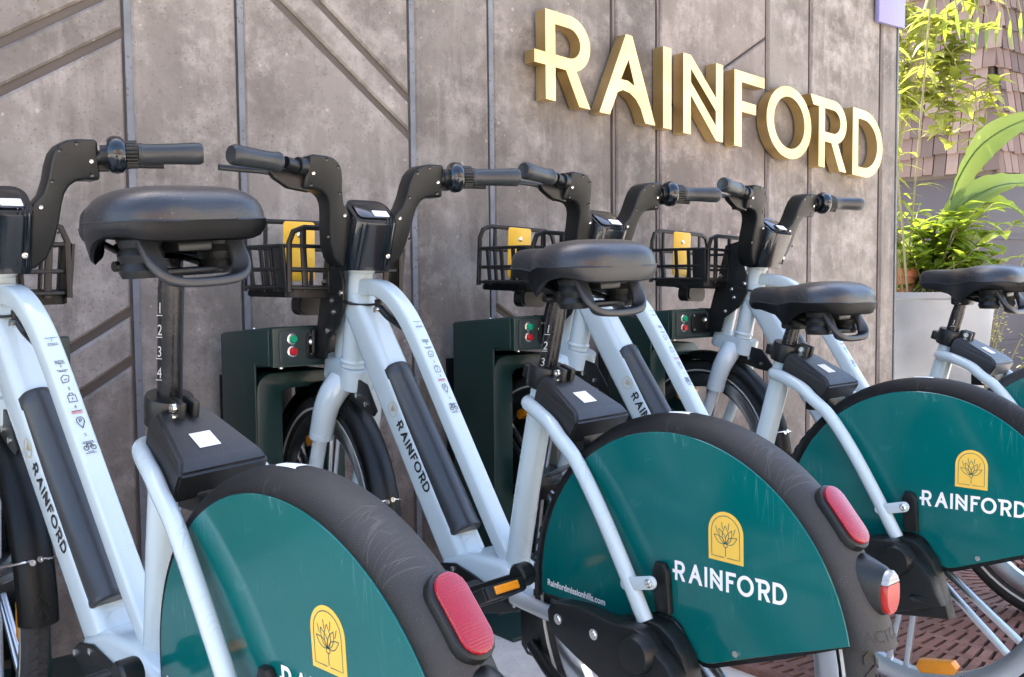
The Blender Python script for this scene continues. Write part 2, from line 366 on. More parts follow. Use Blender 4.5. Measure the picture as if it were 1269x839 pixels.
# ------------------------------------------------------------------ tree grate: radial slotted iron plates
gc = V((3.0, 1.28)); X0, X1, Y0, Y1 = 1.86, 4.12, .20, 2.36
grate = empty('tree_grate', (gc.x, gc.y, 0), label='rusty brown iron tree grate with radial slots, set in the pavement under the right bikes', category='tree grate')
def gob(nm, mb, mm, **kw):
    o = ob(nm, mb.mesh(nm, mm), grate, **kw); o.matrix_parent_inverse = Matrix.Translation((-gc.x, -gc.y, 0)); return o
m = MB(); m.quad((X0, Y0, .004), (X1, Y0, .004), (X1, Y1, .004), (X0, Y1, .004)); gob('grate_bed', m, PIT)
for a, b, c, d in ((X0 - .03, X1 + .03, Y0 - .03, Y0), (X0 - .03, X1 + .03, Y1, Y1 + .03), (X0 - .03, X0, Y0, Y1), (X1, X1 + .03, Y0, Y1)):
    m = MB(); m.box(((a + b) / 2, (c + d) / 2, .009), (b - a, d - c, .018), None, .003); gob('grate_rim', m, RUST)
quads = [MB() for _ in range(4)]
def inside(x, y): return X0 < x < X1 and Y0 < y < Y1
def gbar(r0_, r1_, a0, a1):
    am = (a0 + a1) / 2; rm = (r0_ + r1_) / 2
    cx, cy = gc.x + rm * math.cos(am), gc.y + rm * math.sin(am)
    if not inside(cx, cy): return
    qi = (0 if cx > gc.x else 1) + (0 if cy > gc.y else 2)
    z1 = .0165
    P4 = []
    for r_, a_ in ((r0_, a0), (r1_, a0), (r1_, a1), (r0_, a1)):
        x = min(X1, max(X0, gc.x + r_ * math.cos(a_))); y = min(Y1, max(Y0, gc.y + r_ * math.sin(a_))); P4.append((x, y))
    quads[qi].raw([(x, y, .004) for x, y in P4] + [(x, y, z1) for x, y in P4], [(4, 5, 6, 7), (0, 1, 5, 4), (1, 2, 6, 5), (2, 3, 7, 6), (3, 0, 4, 7)])
r = .16
while r < 1.62:
    ln_ = .066
    n = max(16, int(2 * math.pi * (r + .04) / .030)); off = random.random()
    for i in range(n):
        a = 2 * math.pi * (i + off) / n; hw_ = .0095 / (r + ln_ / 2)
        gbar(r, r + ln_, a - hw_ * 1.05, a + hw_ * 1.05)
    n2 = 60
    for i in range(n2):
        da = 2 * math.pi / n2; gbar(r + ln_, r + ln_ + .020, da * i + .002 / r, da * (i + 1) - (.002 / r if i % 15 == 14 else 0))
    r += ln_ + .020
for q in quads: gob('grate_plate', q, RUST, kind='stuff')
m = MB()
for i in range(70):
    x, y = random.uniform(1.5, 4.0), random.uniform(.3, 2.2); rr_ = random.uniform(.003, .0065)
    bmesh.ops.create_icosphere(m.bm, subdivisions=1, radius=rr_, matrix=Matrix.Translation((x, y, (.0165 if inside(x, y) else 0) + rr_ * .6)) @ Matrix.Diagonal((1, 1.3, .6, 1)))
ob('fallen_blossom', m.mesh('fallen_blossom', SPRIG), kind='stuff', label='cream blossom petals scattered over the rusty grate and pavement', category='petals')

# ------------------------------------------------------------------ the panelled concrete wall
WZ1 = 3.5
wall = empty('concrete_wall', (1.2, WD, 0), label='tall weathered concrete wall of recessed panels with diagonal grooves behind the bicycles', category='wall')
def wob(nm, mb, mm, par=None):
    o = ob(nm, mb.mesh(nm, mm, sharp=20), wall)
    o.matrix_parent_inverse = Matrix.Translation((-1.2, -WD, 0)); return o
WEND = 4.302
m = MB(); m.box(((-3.2 + WEND - .01) / 2, WD + .151, WZ1 / 2), (WEND - .01 + 3.2, .28, WZ1 - .002)); wob('wall_core', m, GROOVE)
seams = [-3.2, -2.3, -1.4, -.5, .21, .861, 1.1505, 1.682, 1.9745, 2.506, 2.7267, 3.3497, 3.6376, 4.1662, WEND]
def clip(poly, a, b, c):      # keep a*x+b*y>=c
    out = []
    for i in range(len(poly)):
        p, q = poly[i], poly[(i + 1) % len(poly)]; dp, dq = a * p[0] + b * p[1] - c, a * q[0] + b * q[1] - c
        if dp >= 0: out.append(p)
        if (dp >= 0) != (dq >= 0):
            t = dp / (dp - dq); out.append((p[0] + (q[0] - p[0]) * t, p[1] + (q[1] - p[1]) * t))
    return out
def line(s, z, k): return (s, z + ZO, k)
DIAG = {4: [line(.786, 1.539, .613), line(.840, 1.466, .612), line(.846, .797, .585), line(.85, .679, .60)],
        6: [line(1.666, 1.294, -.78), line(1.663, 1.404, -.80)],
        3: [line(.0, 1.06, .6), line(0, .9, .6)], 8: [line(2.25, .62, -.6), line(2.25, .50, -.6)],
        10: [line(3.322, 1.785, .578)]}
GAP = .0125
for i in range(len(seams) - 1):
    s0, s1 = seams[i] + GAP, seams[i + 1] - GAP * .9
    rest = [(s0, -.2), (s1, -.2), (s1, WZ1), (s0, WZ1)]; polys = []
    gw = .004 if i == 10 else .010
    for s_0, z_0, k in sorted(DIAG.get(i, []), key=lambda q: q[1] + q[2] * (seams[i] - q[0]) ):
        nrm = math.hypot(k, 1); c = (z_0 - k * s_0) / nrm
        lo = clip(rest, k / nrm, -1 / nrm, -c + gw); hi = clip(rest, -k / nrm, 1 / nrm, c + gw)
        if len(lo) > 2: polys.append(lo)
        rest = hi
    polys.append(rest)
    pr = .004 if i in (9, 10) else (.002 if i % 2 else 0)
    for pl in polys:
        if len(pl) < 3: continue
        m = MB(); m.prism([(x, WD - pr, z) for x, z in pl], (0, .024, 0), .006, 1)
        wob('wall_panel', m, CONC2 if i in (10,) else CONC)
for i, s in enumerate(seams[1:-1]):
    blue = 4 <= i <= 7 or i < 3
    m = MB(); m.box((s + .004, WD + .0085, WZ1 / 2), (.017 if blue else .010, .012, WZ1 - .02)); wob('joint_strip', m, STRIP if blue else STRIP2)
m = MB(); m.box((WEND + .006, WD + .15, WZ1 / 2), (.012, .30, WZ1 - .01), None, .002); wob('corner_trim', m, STRIP)
m = MB(); m.box((4.205, WD - .018, 2.24), (.21, .022, .50), None, .003)
o = ob('blade_sign', m.mesh('blade_sign', LAV), label='plain lavender sign panel at the top right end of the concrete wall', category='sign')

# ------------------------------------------------------------------ brass sign letters
sign = empty('sign_lettering', (3.0, WD - .06, 1.3), label='gold brushed brass capital letters spelling the shop name high on the concrete wall', category='sign')
LET = [('R', 2.148, 2.341, .67), ('A', 2.382, 2.650, .90), ('I', 2.690, 2.732, T), ('N', 2.795, 3.013, .78), ('F', 3.079, 3.258, .60), ('O', 3.273, 3.563, 1.0), ('r', 3.615, 3.812, .67), ('D', 3.858, 4.087, .80)]
for ch, a, b, wq in LET:
    g = glyph_geo(ch, .5); H = .281; base = 1.435 + ZO - .0855 * (a - 2.148); k = (b - a) / wq
    if ch == 'R': base -= .0
    vs = [V((a + p.x * k, WD - .036 - .024 * (p.z / .5), base + p.y * H - .0855 * p.x * k)) for p in g[0]]
    m = MB(); m.raw(vs, g[1]); bmesh.ops.remove_doubles(m.bm, verts=m.bm.verts, dist=1e-6)
    bmesh.ops.dissolve_limit(m.bm, angle_limit=.02, verts=m.bm.verts, edges=m.bm.edges)
    o = ob('letter', m.mesh('letter', BRASS, sharp=30), sign); o.matrix_parent_inverse = Matrix.Translation((-3.0, -(WD - .06), -1.3))

# ------------------------------------------------------------------ unseen houses added across the street, behind the camera, for warm bounce and reflections
FAC = mat('pale_stucco', (.52, .45, .37), .85, var=.12, vscale=1.2)
FAC2 = mat('brick_red_stucco', (.34, .19, .14), .85, var=.15, vscale=1.5)
WINM = mat('dark_window_glass', (.01, .013, .016), .08, spec=.6)
WFR = mat('window_trim', (.55, .53, .50), .6)
def unseen_house(x0, x1, y, hgt, mm, label):
    t = empty('unseen_house', ((x0 + x1) / 2, y, 0), label=label, category='building')
    def fo(nm, mb, m_, par=None):
        o = ob(nm, mb.mesh(nm, m_), par or t)
        if not par: o.matrix_parent_inverse = Matrix.Translation((-(x0 + x1) / 2, -y, 0))
        return o
    m = MB(); m.box(((x0 + x1) / 2, y - 4, hgt / 2), (x1 - x0 - .02, 8, hgt)); fo('wall', m, mm)
    m = MB(); m.box(((x0 + x1) / 2, y - 3.9, hgt + .12), (x1 - x0 - .01, 8.4, .24), None, .02); fo('roof', m, WFR)
    n = int((x1 - x0) / 2.2)
    for k in range(n):
        cx = x0 + (k + .5) * (x1 - x0) / n
        for z, wh in [(1.35, 2.1)] + [(4.2 + 2.9 * j, 1.5) for j in range(int((hgt - 4.0) / 2.9))]:
            m = MB(); m.box((cx, y + .02, z), (1.24, .06, wh + .12), None, .01); f = fo('window', m, WFR)
            m = MB(); m.box((cx, y + .045, z), (1.08, .03, wh - .04)); fo('pane', m, WINM, f)
unseen_house(-14, -3.5, -12, 7.2, FAC, 'unseen pale two storey stucco house added across the street for bounce and reflections')
unseen_house(-3.4, 6.2, -12.6, 6.2, FAC2, 'unseen low brick red house added across the street for bounce and reflections')
unseen_house(6.3, 20, -12, 8.6, FAC, 'unseen tall pale stucco house added across the street for bounce and reflections')

# ------------------------------------------------------------------ the rental bicycle (local: x forward, y left, z up)
LT = lambda p: p + V((0, 0, ZO))
_piv = V((.9, 0, .75)); _rm = Matrix.Rotation(R(-7.523), 3, V((-math.sin(R(20)), 0, math.cos(R(20)))))
ST = lambda p: _piv + _rm @ (V(p) - _piv) + V((0, 0, ZO))
YC = .02
YW = .0245           # the rear wheel's middle plane

def torus(mb, c, Rr, r, ry=None, n=56, m=12, a0=0, a1=360):
    ry = ry or r; c = V(c); full = (a1 - a0) >= 360; rings = []
    for i in range(n + (0 if full else 1)):
        a = R(a0 + (a1 - a0) * i / n); d = V((math.cos(a), 0, math.sin(a)))
        rings.append([c + d * (Rr + r * math.cos(2 * math.pi * k / m)) + V((0, ry * math.sin(2 * math.pi * k / m), 0)) for k in range(m)])
    if full: rings.append(rings[0])
    mb.loft(rings, True, not full)
    if full: bmesh.ops.remove_doubles(mb.bm, verts=mb.bm.verts, dist=1e-6)
    return mb
def ringprof(mb, c, prof, n=56):
    c = V(c); rings = []
    for i in range(n + 1):
        a = 2 * math.pi * i / n; d = V((math.cos(a), 0, math.sin(a)))
        rings.append([c + d * r + V((0, y, 0)) for r, y in prof])
    mb.loft(rings, True, False); bmesh.ops.remove_doubles(mb.bm, verts=mb.bm.verts, dist=1e-6); return mb
def xz(pts, y): return [(p[0], y, p[1]) for p in pts]

def FS(th, t, lift=0):                       # rear mudguard surface: th around the wheel, t across
    a, b = R(th), R(t); fl = max(0, (th - 158) / 12.5)
    P1 = V((.302 * math.cos(a), 0, .339 + .302 * math.sin(a))); ro = .3355 + .007 * fl * fl + lift
    Pc = V((.0 + ro * math.cos(a), 0, .331 + ro * math.sin(a)))
    h = max(0, math.cos(b)) ** 1.05
    p = P1 + (Pc - P1) * h; p.y = YW + (.0400 + lift * .7) * math.sin(b); return p

def stad2(a, b, r, k=8):
    t = (b - a).normalized(); n_ = V((-t.z, 0, t.x)); out = []
    for i in range(k + 1): q = R(-90 + 180 * i / k); out.append(b + t * r * math.cos(q) + n_ * r * math.sin(q))
    for i in range(k + 1): q = R(90 + 180 * i / k); out.append(a + t * r * math.cos(q) + n_ * r * math.sin(q))
    return out
def make_wheel(root, name, c, Rt, tf, hubr, hubm, refl):
    c = V(c); rt = .024
    mb = MB(tf); torus(mb, c, Rt - rt, rt, .024, 64, 12); me = mb.mesh('tyre', TYRE)
    rim_in = Rt - .088
    tb = MB(tf); nT = 84
    for i in range(nT):
        for sg in (-1, 1):
            def tp(da, ps, lf): 
                a_ = 2 * math.pi * (i + (.5 if sg > 0 else 0) + da) / nT; return c + V((math.cos(a_), 0, math.sin(a_))) * (Rt - rt + (rt + lf) * math.cos(R(ps))) + V((0, sg * (rt + lf) * math.sin(R(ps)), 0))
            q = [(-.35, 3), (.1, 3), (.55, 40), (.1, 40)]
            tb.raw([tp(a_, p_, -.001) for a_, p_ in q] + [tp(a_, p_, .0022) for a_, p_ in q], [(4, 5, 6, 7), (0, 1, 5, 4), (1, 2, 6, 5), (2, 3, 7, 6), (3, 0, 4, 7)])
    tbm = tb.mesh('tread', TYRE, sharp=20)
    wm = MB(tf); ringprof(wm, c, [(Rt - .046, .015), (Rt - .055, .017), (rim_in + .012, .015), (rim_in, .009), (rim_in, -.009), (rim_in + .012, -.015), (Rt - .055, -.017), (Rt - .046, -.015)])
    wh = ob(name, wm.mesh('rim', ALU), root)
    ob('tyre', me, wh); ob('tread', tbm, wh, kind='stuff')
    sm = MB(tf)
    for sg in (-1, 1): ringprof(sm, c + V((0, sg * .0212, 0)), [(Rt - .036, -.0015), (Rt - .031, -.0025), (Rt - .031, .0025), (Rt - .036, .0015)], 64)
    ob('tyre_stripe', sm.mesh('tyre_stripe', STRIPE), wh)
    for k in range(6):
        a = R(219 + 60 * k); d = V((math.cos(a), 0, math.sin(a))); q = V((-d.z, 0, d.x))
        for sg in (-1, 1):
            b = MB(tf); b.sweep([c + d * hubr * .7 + q * sg * .010, c + d * (rim_in + .006) + q * sg * .019], rrect(.012, .014, .004, 2), (0, 1, 0))
            ob('spoke', b.mesh('spoke', ALU), wh)
    hb = MB(tf); hb.lathe(c + V((0, -.05, 0)), (0, 1, 0), [(0, 0), (.02, 0), (hubr * .9, .006), (hubr, .02), (hubr, .08), (hubr * .9, .094), (.02, .1), (0, .1)], 28)
    ob('hub', hb.mesh('hub', hubm), wh)
    for a in refl:
        a = R(a); d = V((math.cos(a), 0, math.sin(a))); q = V((-d.z, 0, d.x)); M = Matrix((q, V((0, 1, 0)), d)).transposed()
        b = MB(tf); b.prism([c + d * (rim_in - .012) + q * x + d * z + V((0, -.012, 0)) for x, z in [(-.042, 0), (-.034, .013), (.034, .013), (.042, 0), (.034, -.013), (-.034, -.013)]], (0, .024, 0), .003)
        ob('wheel_reflector', b.mesh('wheel_reflector', ORANGE), wh)
    return wh

def make_bike(root):
    P = lambda nm, mb, m, par=None: ob(nm, mb.mesh(nm, m), par or root)
    # --- frame tubes
    m = MB(LT); m.tube([(.452, 0, .29), (.405, 0, .49), (.351, 0, .692)], .0235, 20)
    seat_tube = P('seat_tube', m, PAINT)
    m = MB(LT); m.sweep(cr([(.452, 0, .33), (.501, 0, .394), (.656, 0, .6245), (.735, 0, .742), (.785, 0, .803), (.845, 0, .845), (.905, 0, .858), (.965, 0, .856)], 6), rrect(.036, .036, .0065, 3), (0, 1, 0))
    top_tube = P('top_tube', m, PAINT)
    m = MB(LT); pth = [(.565, 0, .255), (.636, 0, .356), (.85, 0, .668), (.915, 0, .762), (.965, 0, .825)]
    m.sweep(pth, rrect(.07, .078, .018, 4), (0, 1, 0), [1, 1, 1, .95, .86])
    down_tube = P('down_tube', m, PAINT)
    m = MB(LT); m.tube([(1.000, 0, .676), (.942, 0, .915)], .0275, 20)
    P('head_tube', m, PAINT)
    m = MB(LT); m.prism(xz([(.655, .283), (.625, .315), (.55, .338), (.45, .338), (.385, .315), (.372, .290), (.395, .262), (.5, .238), (.6, .248)], -.04), (0, .08, 0), .014, 3)
    shell = P('crank_shell', m, PAINT)
    m = MB(LT); m.prism(xz([(.660, .283), (.63, .303), (.58, .312), (.52, .300), (.46, .284), (.39, .284), (.38, .27), (.395, .258), (.5, .230), (.61, .243)], .0405), (0, .006, 0), .002)
    P('shell_cover', m, BLACK)
    for x, z in ((.645, .283), (.585, .300), (.40, .272)):
        m = MB(LT); m.lathe((x, .046, z), (0, 1, 0), [(0, 0), (.006, 0), (.006, .003), (.003, .004), (0, .004)], 12); P('bolt', m, STEEL, shell)
    for sg in (1, -1):
        m = MB(LT); m.tube(cr([(.40, sg * .045, .285), (.30, sg * .062, .288), (.20, sg * .075, .292), (.08, sg * .085, .305)], 4), .014, 14)
        P('chain_stay', m, SILVERP)
        m = MB(LT); m.sweep(cr([(.377, sg * .008, .650), (.358, sg * .038, .652), (.323, sg * .056, .648), (.268, sg * .070, .629), (.238, sg * .0755, .608), (.202, sg * .081, .584), (.17, sg * .0855, .552), (.127, sg * .090, .496), (.077, sg * .0935, .419), (.034, sg * .095, .346)], 5), circ(.0125, 14, .0135), (0, 1, 0))
        st = P('seat_stay', m, PAINT)
        if sg == 1:
            m = MB(LT); m.prism(stad2(V((.069, .096, .399)), V((.018, .096, .412)), .0105), (0, .007, 0), .002); P('stay_lug', m, PAINT, st)
            m = MB(LT); m.prism(xz([(.000, .36), (.004, .425), (.012, .438), (.028, .438), (.034, .425), (.030, .36)], .066), (0, .014, 0), .004); P('lug_bracket', m, BLACK, st)
            for x, y, z in ((.018, .103, .412), (.036, .108, .338)):
                m = MB(LT); m.lathe((x, y, z), (0, 1, 0), [(0, 0), (.007, 0), (.007, .003), (.004, .005), (.003, .002), (0, .002)], 14); P('bolt', m, STEEL, st)
    for o_, d_, r_ in (((.449, 0, .330), (-.23, 0, .97), .0242), ((.9975, 0, .690), (-.24, 0, .97), .0278), ((.947, 0, .897), (-.24, 0, .97), .0278)):
        m = MB(LT); dd_ = V(d_).normalized(); m.lathe(V(o_), dd_, [(r_ - .004, -.006)] + [(r_ + .0012 + .0022 * math.sin(math.pi * i / 6), -.005 + .010 * i / 6) for i in range(7)] + [(r_ - .004, .006)], 28); P('weld_bead', m, PAINT, shell)
    # --- battery
    m = MB(LT); bd = V((.231, 0, .312)).normalized(); b0 = V((.602, 0, .369)) - bd * .008; L = .396
    m.lathe(b0, bd, [(0, 0), (.030, 0), (.0335, .004), (.0335, .012), (.0325, .014), (.0325, L - .03), (.0335, L - .028), (.0335, L - .006), (.029, L), (0, L)], 32)
    P('battery', m, mat_BAT)
    # --- frame print
    xd = V((-.5825, 0, -.8128)); yd = V((-.8128, 0, .5825))
    decal(WGB, V((.773, .0356, .571)) - yd * .008, xd * (.163 / WORDW), yd * (.168 / WORDW), INK, 'frame_lettering', down_tube, .0003, LT)
    c0 = V((.792, .0356, .600)); ringp = [(.016 * math.cos(i * math.pi / 16), .016 * math.sin(i * math.pi / 16)) for i in range(33)]
    petals = [[(0, -.006), (.003 * k * 1.1, .002), (.0035 * k, .009)] for k in (-2, -1, 0, 1, 2)]
    decal(ribbon([ringp] + petals, .0016), c0, xd, yd, GOLDINK, 'frame_emblem', down_tube, .0003, LT)
    tx, ty = V((0, -1, 0)), V((.5612, 0, .8277)); q0 = V((.724, 0, .7555)) + V((-.0018, 0, .0012))
    def at(dv): return q0 - ty * dv
    lines = []
    def micro(dv, wds, hgt=.0016):
        for wq in wds:
            x = -wq / 2
            while x < wq / 2 - .0005:
                l_ = random.uniform(.0012, .0032); lines.append([(x, -dv), (min(x + l_, wq / 2), -dv)]); x += l_ + .0007
            dv += hgt * 1.6
    micro(-.035, [.020]); micro(-.024, [.016, .018]); micro(.010, [.016, .014, .016]); micro(.028, [.018, .014]); micro(.105, [.018]); micro(.162, [.016, .02]); micro(.180, [.01, .018])
    decal(ribbon(lines, .0013), q0, tx, ty, INK, 'instruction_text', top_tube, .0003, LT)['kind'] = 'stuff'
    ic = [[(-.006, -.052), (.004, -.050), (.007, -.040), (-.001, -.037), (-.007, -.043), (-.006, -.052)], [(-.003, -.047), (.003, -.045)],
          [(-.0065, -.088), (.0065, -.088), (.0065, -.076), (-.0065, -.076), (-.0065, -.088)], [(-.003, -.076), (-.003, -.072), (.003, -.072), (.003, -.076)], [(0, -.084), (0, -.080)],
          [(0, -.137), (-.006, -.126), (-.006, -.121), (-.003, -.117), (.003, -.117), (.006, -.121), (.006, -.126), (0, -.137)], [(-.0015, -.127), (-.0015, -.120), (.001, -.120), (.0022, -.122), (.001, -.124), (-.0015, -.124)]]
    for cx in (-.006, .006): ic.append([(cx + .0038 * math.cos(i * math.pi / 6), -.173 + .0038 * math.sin(i * math.pi / 6)) for i in range(13)])
    ic += [[(-.006, -.173), (-.003, -.166), (.004, -.166), (.006, -.173)], [(-.003, -.166), (0, -.173), (.004, -.166)], [(-.004, -.164), (-.002, -.164)]]
    decal(ribbon(ic, .0013), q0, tx, ty, INK, 'instruction_icons', top_tube, .0003, LT)['kind'] = 'stuff'
    lines.clear(); micro(.1065, [.017, .019]); decal(ribbon(lines, .0013), q0, tx, ty, REDINK, 'red_instruction_text', top_tube, .0004, LT)['kind'] = 'stuff'
    for n_, dv in (('1', -.028), ('2', .022), ('3', .066), ('4', .100), ('5', .152)):
        decal(text_geo(n_, .008), q0 - ty * dv - tx * .002, tx, ty, INK, 'step_number', top_tube, .0003, LT)
    # --- lock box over the stays
    m = MB(LT)
    def rg(xr, yr, zr, xf, yf, zf): return [(xr, yr, zr), (xr, -yr, zr), (xf, -yf, zf), (xf, yf, zf)]
    m.loft([rg(.226, .066, .596, .335, .045, .640), rg(.222, .067, .606, .338, .047, .650), rg(.203, .0665, .636, .328, .043, .690), rg(.217, .056, .652, .314, .035, .704)])
    bmesh.ops.bevel(m.bm, geom=list(m.bm.edges), offset=.004, segments=2, affect='EDGES', clamp_overlap=True)
    box = P('lock_box', m, BOXTOP)
    m = MB(LT); m.box((.250, 0, .592), (.06, .07, .03), None, .004); P('box_mount', m, BLACK, box)
    e1 = V((.097, 0, .052)).normalized(); o = V((.2465, .004, .6689)); wq = .0155
    m = MB(LT); m.quad(*[o + e1 * a * wq * 1.05 + V((0, b * wq, 0)) for a, b in ((-1, -1), (1, -1), (1, 1), (-1, 1))]); P('white_label', m, WHITE, box)
    # --- seat clamp, post, saddle
    sdv = V((-.27, 0, .963)).normalized(); cc = V((.3535, 0, .683))
    m = MB(LT); m.lathe(cc, sdv, [(.0226, -.004), (.032, -.004), (.0335, -.001), (.0335, .035), (.032, .038), (.017, .038)], 28)
    clamp = P('seat_clamp', m, BLACK)
    Mx = Matrix((V((sdv.z, 0, -sdv.x)), V((0, 1, 0)), sdv)).transposed()
    for q_, sz_ in ((V((-.043, .010, 0)), (.032, .011, .036)), (V((-.043, -.010, 0)), (.032, .011, .036)), (V((.037, 0, .004)), (.020, .03, .024))):
        m = MB(LT); m.box(cc + sdv * .018 + q_, sz_, Mx, .003); P('clamp_lug', m, BLACK, clamp)
    for dz in (.012, .026):
        m = MB(LT); m.lathe(cc + sdv * dz + V((-.047, .0155, 0)), (0, 1, 0), [(0, 0), (.0065, 0), (.0065, .006), (.003, .006), (.003, .003), (0, .003)], 14); P('bolt', m, STEEL, clamp)
    m = MB(LT); pb = V((.362, 0, .65)); m.lathe(pb, sdv, [(0, 0), (.0172, 0), (.0172, .165), (.0155, .185), (.0155, .212), (0, .212)], 24)
    post = P('seat_post', m, mat_POST)
    nn = V((-.17, .985, 0)); xt = V((-.985, -.17, 0))
    for n_, z in (('1', .785), ('2', .755), ('3', .725), ('4', .695)):
        cx = pb + sdv * ((z - .65) / sdv.z); g = text_geo(n_, .022)
        decal(g, cx + nn * .0174 - xt * .005 - sdv * .007, xt, sdv, FADED, 'post_number', post, .0004, LT)
        decal(ribbon([[(-.007, -.003), (.006, -.003)]], .0012), cx + nn * .0174 - sdv * .007, xt, sdv, FADED, 'post_mark', post, .0004, LT)
    SO = V((.277, 0, .946)); SK = .885
    ST_ = [(-.150, .022, -.046, .016), (-.1485, .050, -.036, .026), (-.143, .080, -.023, .038), (-.127, .106, -.010, .050), (-.100, .121, -.002, .058), (-.070, .126, 0, .060), (-.03, .119, -.003, .056), (.01, .096, -.010, .055), (.045, .066, -.016, .052), (.08, .046, -.018, .048), (.115, .037, -.018, .045), (.143, .031, -.021, .042), (.158, .018, -.030, .03), (.162, .006, -.038, .02)]
    fine = []
    cols = list(zip(*ST_)); pts = [V((a, b, c)) for a, b, c, d in ST_]; sp = cr(pts, 3)
    dsp = cr([V((a, d, 0)) for a, b, c, d in ST_], 3)
    rings = []; rk = []; na = 18
    for p, q in zip(sp, dsp):
        hw, top, dr = max(.004, p.y), p.z, q.y
        ring = []
        for i in range(na + 1):
            a = math.pi * i / na; cy, sy = math.cos(a), math.sin(a)
            ring.append(SO + SK * V((p.x, hw * (abs(cy) ** .80) * (1 if cy > 0 else -1), top - dr + dr * (max(0, sy) ** .74) - .006 * max(0, sy) ** 6 * (1 if p.x < .03 else .3))))
        rings.append(ring)
        dd = .016 + .034 * math.exp(-((p.x - .005) / .05) ** 2) + .010 * math.exp(-((p.x + .145) / .03) ** 2)
        rk.append((p.x, hw, top - dr, dd))
    m = MB(LT); m.loft(rings); saddle = P('saddle', m, SADDLE)
    loop = [(x, y, z, d) for x, y, z, d in rk] + [(x, -y, z, d) for x, y, z, d in rk[::-1]]
    m = MB(LT); lv = []
    for f_, kx in ((.0, 1.015), (.45, 1.01), (.9, .955), (1.0, .90), (.85, .80)):
        lv.append([SO + SK * V((x * (1 + (kx - 1) * .6), y * kx, z + .004 - (d + .004) * f_)) for x, y, z, d in loop])
    m.loft(lv, True, False)
    bmesh.ops.solidify(m.bm, geom=m.bm.faces[:], thickness=.0015)
    P('saddle_skirt', m, SKIRT, saddle)
    seam = []
    for sg in (1, -1):
        m = MB(LT); m.tube([V((r[0 if sg == 1 else -1].x, r[0 if sg == 1 else -1].y * 1.016, r[0].z + .003)) for r in rings[2:-2]], .0016, 6); P('saddle_seam', m, SADDLE, saddle)
        prof = [(0, 0)] + [(.024 + .004 * (k % 2), .0095 * k) for k in range(8)] + [(0, .0665)]
        m = MB(LT); m.lathe(SO + V((-.062, sg * .056, -.120)), (0, 0, 1), prof, 20); P('spring', m, BLACK, saddle)
    m = MB(LT); m.sweep(cr([SO + V(p) for p in ((-.068, .060, -.055), (-.085, .062, -.078), (-.102, .060, -.108), (-.110, .046, -.125), (-.112, 0, -.129), (-.110, -.046, -.125), (-.102, -.060, -.108), (-.085, -.062, -.078), (-.068, -.060, -.055))], 5), rrect(.012, .024, .004, 3), (0, 0, 1))
    P('saddle_handle', m, SKIRT, saddle)
    m = MB(LT); m.box(SO + V((-.02, 0, -.082)), (.15, .05, .016), None, .005); m.box(SO + V((.028, 0, -.098)), (.05, .045, .03), None, .006)
    m.rod(SO + V((.028, -.04, -.105)), SO + V((.028, .04, -.105)), .007); m.box(SO + V((-.062, 0, -.115)), (.045, .125, .010), None, .004)
    m.rod(SO + V((.11, .02, -.065)), SO + V((-.08, .045, -.115)), .0045); m.rod(SO + V((.11, -.02, -.065)), SO + V((-.08, -.045, -.115)), .0045)
    P('saddle_clamp', m, BLACK, saddle)
    # --- rear wheel, mudguard, panels
    make_wheel(root, 'rear_wheel', (.022, YW, .31), .335, LT, .045, ALU, (259, 19, 139))
    m = MB(LT); ths = [-4 + 174.8 * i / 70 for i in range(71)]; tts = [-90 + 180 * i / 20 for i in range(21)]
    m.loft([[FS(a, t) for t in tts] for a in ths], False, False)
    bmesh.ops.solidify(m.bm, geom=m.bm.faces[:], thickness=.0025)
    fender = P('rear_mudguard', m, FENDER)
    m = MB(LT); vs, fs = [], []
    for i in range(7):
        for j in range(7): vs.append(FS(83.5 + 7.0 * i / 6 + (1.0 if j in (0, 6) and i in (0, 6) else 0), -32 + 44 * j / 6, .0008))
    fs = [(i * 7 + j, i * 7 + j + 1, i * 7 + j + 8, i * 7 + j + 7) for i in range(6) for j in range(6)]
    m.raw(vs, fs); P('worn_sticker', m, WORN, fender)
    g = text_geo('ACTON', 20)
    m = MB(LT); m.raw([FS(168.9 - p.y * .19, 58 - p.x * 1.45, .0007) for p in g[0]], g[1]); P('mudguard_lettering', m, INK, fender)
    def oval(th, hl, hw, lift, k=22): return [FS(th + hl * math.sin(2 * math.pi * i / k) * (1.0), hw * math.cos(2 * math.pi * i / k), lift) for i in range(k)]
    def stadium(c, ax, ay, hl, hw, k=8):
        out = []
        for i in range(k + 1): a = math.pi * i / k; out.append(c + ax * (hl - hw + hw * math.sin(a)) + ay * hw * math.cos(a))
        for i in range(k + 1): a = math.pi + math.pi * i / k; out.append(c + ax * (-(hl - hw) + hw * math.sin(a)) + ay * hw * math.cos(a))
        return out
    th = 140.2; n0 = V((math.cos(R(th)), 0, math.sin(R(th)))); t0 = V((-n0.z, 0, n0.x)) * -1; yv = V((0, 1, 0)); cpt = FS(th, -8, 0)
    m = MB(LT); m.prism(stadium(cpt - n0 * .014, t0, yv, .050, .025), n0 * .022, .004); rf = P('reflector_housing', m, BLACK, fender)
    m = MB(LT); m.prism(stadium(cpt + n0 * .0075, t0, yv, .045, .020), n0 * .006, .0025); P('reflector_lens', m, REDL, fender)
    # rear lamp: wedge housing and a vertical lens facing back
    z0 = .457; hx = -.322
    m = MB(LT)
    def lamp_ring(x, hl, hw, zc, k=20): return [V((x, .020 + hw * math.cos(2 * math.pi * i / k), zc + hl * (abs(math.sin(2 * math.pi * i / k)) ** .8) * (1 if math.sin(2 * math.pi * i / k) > 0 else -1))) for i in range(k)]
